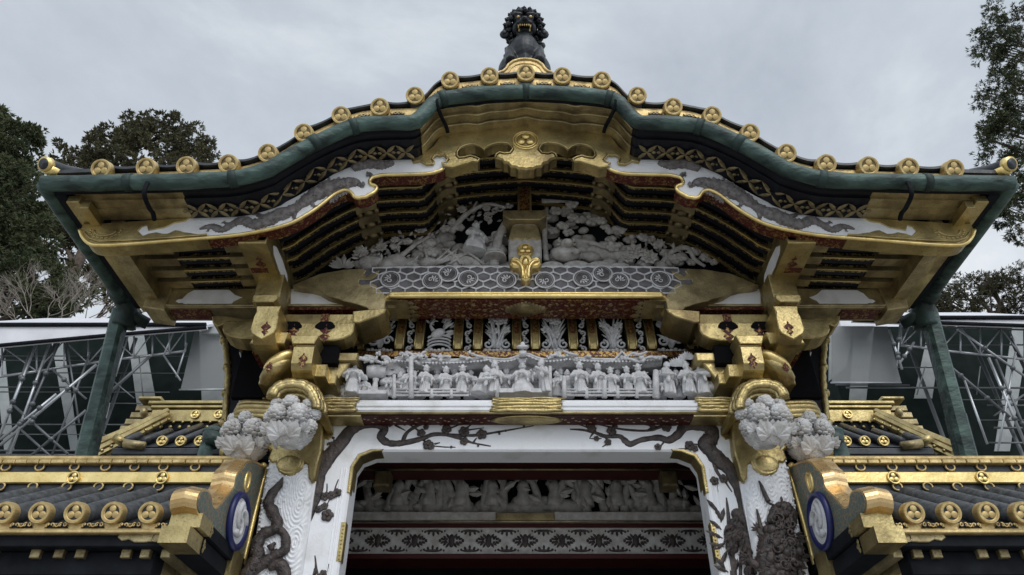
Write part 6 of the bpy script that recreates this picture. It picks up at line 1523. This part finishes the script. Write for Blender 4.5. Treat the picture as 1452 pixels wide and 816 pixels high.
def cover(s_):
    th = thing('covered_hall', (9 if s_ else -9, 13, 0), ('hall wrapped in dark sheets with white stripes behind left scaffold', 'hall wrapped in dark sheets with white stripes behind right scaffold')[s_], 'building', 'halls wrapped for repair')
    Y = 13.0; x0, x1 = (P(-120, 470, Y).x, P(340, 470, Y).x) if not s_ else (P(1165, 470, Y).x, P(1580, 470, Y).x)
    m = MB(); m.bb(x0, x1, Y, Y+3, 0, P(200, 463, Y).z, .01); b = part('dark_sheet', m, M['dsheet'], th)
    S = ([(71, 474), (88, 474), (112, 640), (100, 640)], [(180, 470), (203, 470), (222, 575), (194, 575)], [(282, 462), (325, 462), (330, 570), (286, 570)], [(-10, 480), (4, 480), (20, 640), (6, 640)]) if not s_ else ([(1318, 462), (1336, 462), (1322, 565), (1296, 565)], [(1436, 462), (1460, 462), (1432, 640), (1410, 640)], [(1212, 462), (1240, 462), (1228, 570), (1204, 570)], [(1176, 462), (1210, 462), (1200, 520), (1176, 540)])
    for q in S:
        m = MB(); m.prism([(p.x, p.z) for p in (P(x, y, Y-.02) for x, y in q)], Y-.02, Y+.03); part('white_sheet', m, M['sheet'], th)
    if s_: 
        m = MB(); q = [P(x, y, Y-.4) for x, y in ((1190, 455), (1238, 455), (1240, 463), (1192, 463))]; m.prism([(p.x, p.z) for p in q], Y-.4, Y+.3, .01); part('white_box', m, M['canopy'], th)
    else:
        m = MB(); q = [P(x, y, Y-3.0) for x, y in ((288, 461), (316, 461), (316, 474), (284, 473))]; m.prism([(p.x, p.z) for p in q], Y-3.0, Y-2.95, .01); part('white_box', m, M['sheet'], th)
for s_ in (0, 1): cover(s_); scaffold(s_)

# ================================================================== TREES
def tufts(mb, blobs, Y, n, seed, size=.2, depth=1.0):
    r = rs(seed); V = mb.v; Fc = mb.f
    for bx, by, rx, ry in blobs:
        c = P(bx, by, Y); dist = (c-Vector((0, 0, CAMZ))).length/F
        for q_ in range(max(3, int(rx*ry/27))):
            d_ = Vector((r.gauss(0, 1), r.gauss(0, 1), r.gauss(0, 1))).normalized(); q = r.uniform(.25, 1.12)**.6
            cc_ = c+Vector((d_.x*rx*dist*q, d_.y*max(rx, ry)*dist*q*depth, d_.z*ry*dist*q*1.3)); cr_ = r.uniform(4.0, 8.5)*dist
            out = Vector((d_.x, d_.y, d_.z*.5+.1)).normalized()
            for k in range(r.randint(22, 34)):      # sprays of one bough, drooping outward
                a = Vector((r.gauss(0, 1), r.gauss(0, 1), r.gauss(0, .75))).normalized(); p = cc_+a*cr_*r.uniform(.3, 1)**.5
                s = size*.72*r.uniform(.5, 1.0); dr = (a*.8+out*.5+Vector((0, 0, -.25))).normalized()
                for j in range(6):
                    e_ = (dr+Vector((r.uniform(-.8, .8), r.uniform(-.8, .8), r.uniform(-.7, .8)))).normalized(); sd_ = e_.orthogonal().normalized()*s*.13; s2 = e_.cross(sd_)*.6
                    b0 = p+e_*s*r.uniform(-.2, .2); tip = b0+e_*s*r.uniform(.45, .9); md = lerp(b0, tip, .5); b = len(V)
                    V.extend((tuple(b0), tuple(md+sd_), tuple(md-sd_), tuple(md+s2), tuple(tip)))
                    for f in ((0, 1, 3), (0, 3, 2), (1, 4, 3), (3, 4, 2), (0, 2, 4, 1)): Fc.append(tuple(b+i for i in f)); mb.m.append(0); mb.s.append(False)
def tree(name, label, px, Y, blobs, n, seed, size, fm, top, group='cedars behind the gate', tr=.4):
    tp = P(px, top, Y); base = Vector((tp.x, Y, 0)); th = thing(name, base, label, 'tree', group); m = MB(); r = rs(seed)
    m.tube([Vector((base.x+r.uniform(-.1, .1)*k, Y, lerp(0, tp.z, k/8))) for k in range(9)], [tr, tr*.8, tr*.15], 9); trunk = part('trunk', m, M['bark'], th)
    m = MB()
    for bx, by, rx, ry in blobs:
        c = P(bx, by, Y); a = Vector((base.x, Y, max(1, c.z-abs(c.x-base.x)*.5-.5)))
        m.tube(smooth([a, lerp(a, c, .5)+Vector((0, r.uniform(-.5, .5), .2)), c], 4), [tr*.28, tr*.16, tr*.05], 6)
        for k in range(3):
            e_ = c+Vector((r.uniform(-1, 1), r.uniform(-.6, .6), r.uniform(-.6, .8)))*rx*Y/F*1.2; m.tube([lerp(a, c, .6), e_], [tr*.1, tr*.03], 5)
    part('limb', m, M['bark'], th)
    m = MB(); tufts(m, blobs, Y, n, seed, size); part('crown', m, fm, th, fix=False)
tree('cedar_tree', 'tall dark green cedar at the far left edge of the picture', 5, 17, [(0, 182, 20, 18), (20, 198, 26, 22), (45, 195, 14, 10), (8, 235, 34, 26), (-15, 260, 34, 40), (25, 270, 36, 26), (55, 285, 26, 20), (10, 320, 45, 26), (40, 345, 40, 20), (0, 380, 50, 26), (50, 395, 40, 20), (10, 430, 50, 22), (80, 425, 40, 18), (-30, 350, 40, 60), (-2, 162, 8, 8)], 2700, 1, .36, M['fol'], 150)
tree('cedar_tree', 'broad rounded cedar crown between far left cedar and the gate roof', 190, 23, [(230, 195, 36, 24), (250, 185, 26, 16), (195, 190, 26, 16), (165, 205, 24, 16), (275, 210, 24, 20), (292, 220, 14, 14), (215, 225, 50, 26), (130, 220, 26, 14), (100, 222, 22, 10), (160, 240, 44, 22), (265, 240, 40, 18), (100, 250, 40, 20), (210, 262, 60, 18), (135, 283, 40, 20), (90, 300, 34, 22), (120, 330, 26, 20), (80, 345, 30, 16), (150, 385, 22, 14), (115, 400, 30, 14), (190, 430, 34, 16), (140, 192, 6, 5), (160, 300, 24, 12)], 3300, 2, .38, M['fol2'], 180)
tree('cedar_tree', 'dark cedar at the far right edge rising out of the picture', 1470, 20, [(1440, 15, 40, 26), (1412, 50, 26, 20), (1440, 70, 30, 22), (1405, 75, 14, 12), (1445, 105, 28, 22), (1418, 125, 22, 14), (1398, 140, 10, 8), (1450, 140, 30, 22), (1430, 160, 28, 14), (1420, 175, 22, 12), (1405, 180, 20, 12), (1440, 195, 34, 18), (1395, 195, 10, 8), (1420, 215, 26, 12), (1452, 235, 26, 24), (1446, 275, 18, 18), (1432, 290, 24, 14), (1415, 300, 20, 10), (1440, 325, 22, 12), (1400, 62, 16, 8)], 2500, 3, .36, M['fol'], -60)
tree('cedar_tree', 'low cedar crowns above the right scaffold canopy', 1385, 26, [(1390, 405, 26, 20), (1410, 395, 26, 14), (1360, 425, 30, 16), (1330, 420, 20, 18), (1310, 440, 26, 12), (1425, 425, 32, 16), (1400, 440, 60, 12), (1450, 425, 26, 18), (1345, 445, 40, 10), (1297, 430, 12, 12)], 1300, 4, .36, M['fol2'], 390)
# bare tree
def bare_tree():
    Y = 15.0; b = P(70, 500, Y); th = thing('bare_tree', (b.x, Y, 0), 'leafless pale branched tree in front of the left cedars', 'tree')
    m = MB(); m.tube([(b.x, Y, 0), (b.x+.1, Y, b.z*.6), P(68, 478, Y)], [.16, .12, .09], 8); part('trunk', m, M['twig'], th)
    r = rs(9); m = MB()
    def grow(p, d_, L, w_, dep):
        e_ = p+d_*L; mid = lerp(p, e_, .5)+Vector((r.uniform(-.1, .1), r.uniform(-.1, .1), r.uniform(-.08, .08)))*L
        m.tube(smooth([p, mid, e_], 2), [w_, w_*.65], 5)
        if dep == 0: return
        for k in range(r.choice((2, 3, 3))):
            nd = (d_+Vector((r.uniform(-.75, .75), r.uniform(-.5, .5), r.uniform(-.35, .5)))).normalized(); grow(lerp(p, e_, r.uniform(.45, 1)), nd, L*r.uniform(.62, .85), w_*.66, dep-1)
    p = P(68, 478, Y)
    for dx, dz in ((-1.1, .8), (-.7, 1), (-.3, 1.1), (.1, 1.2), (.5, 1), (.9, .7), (-1.4, .5), (1.2, .5)):
        grow(p+Vector((dx*.3, 0, 0)), Vector((dx, r.uniform(-.3, .3), dz)).normalized(), .8, .017, 5)
    part('branches', m, M['twig'], th)
bare_tree()
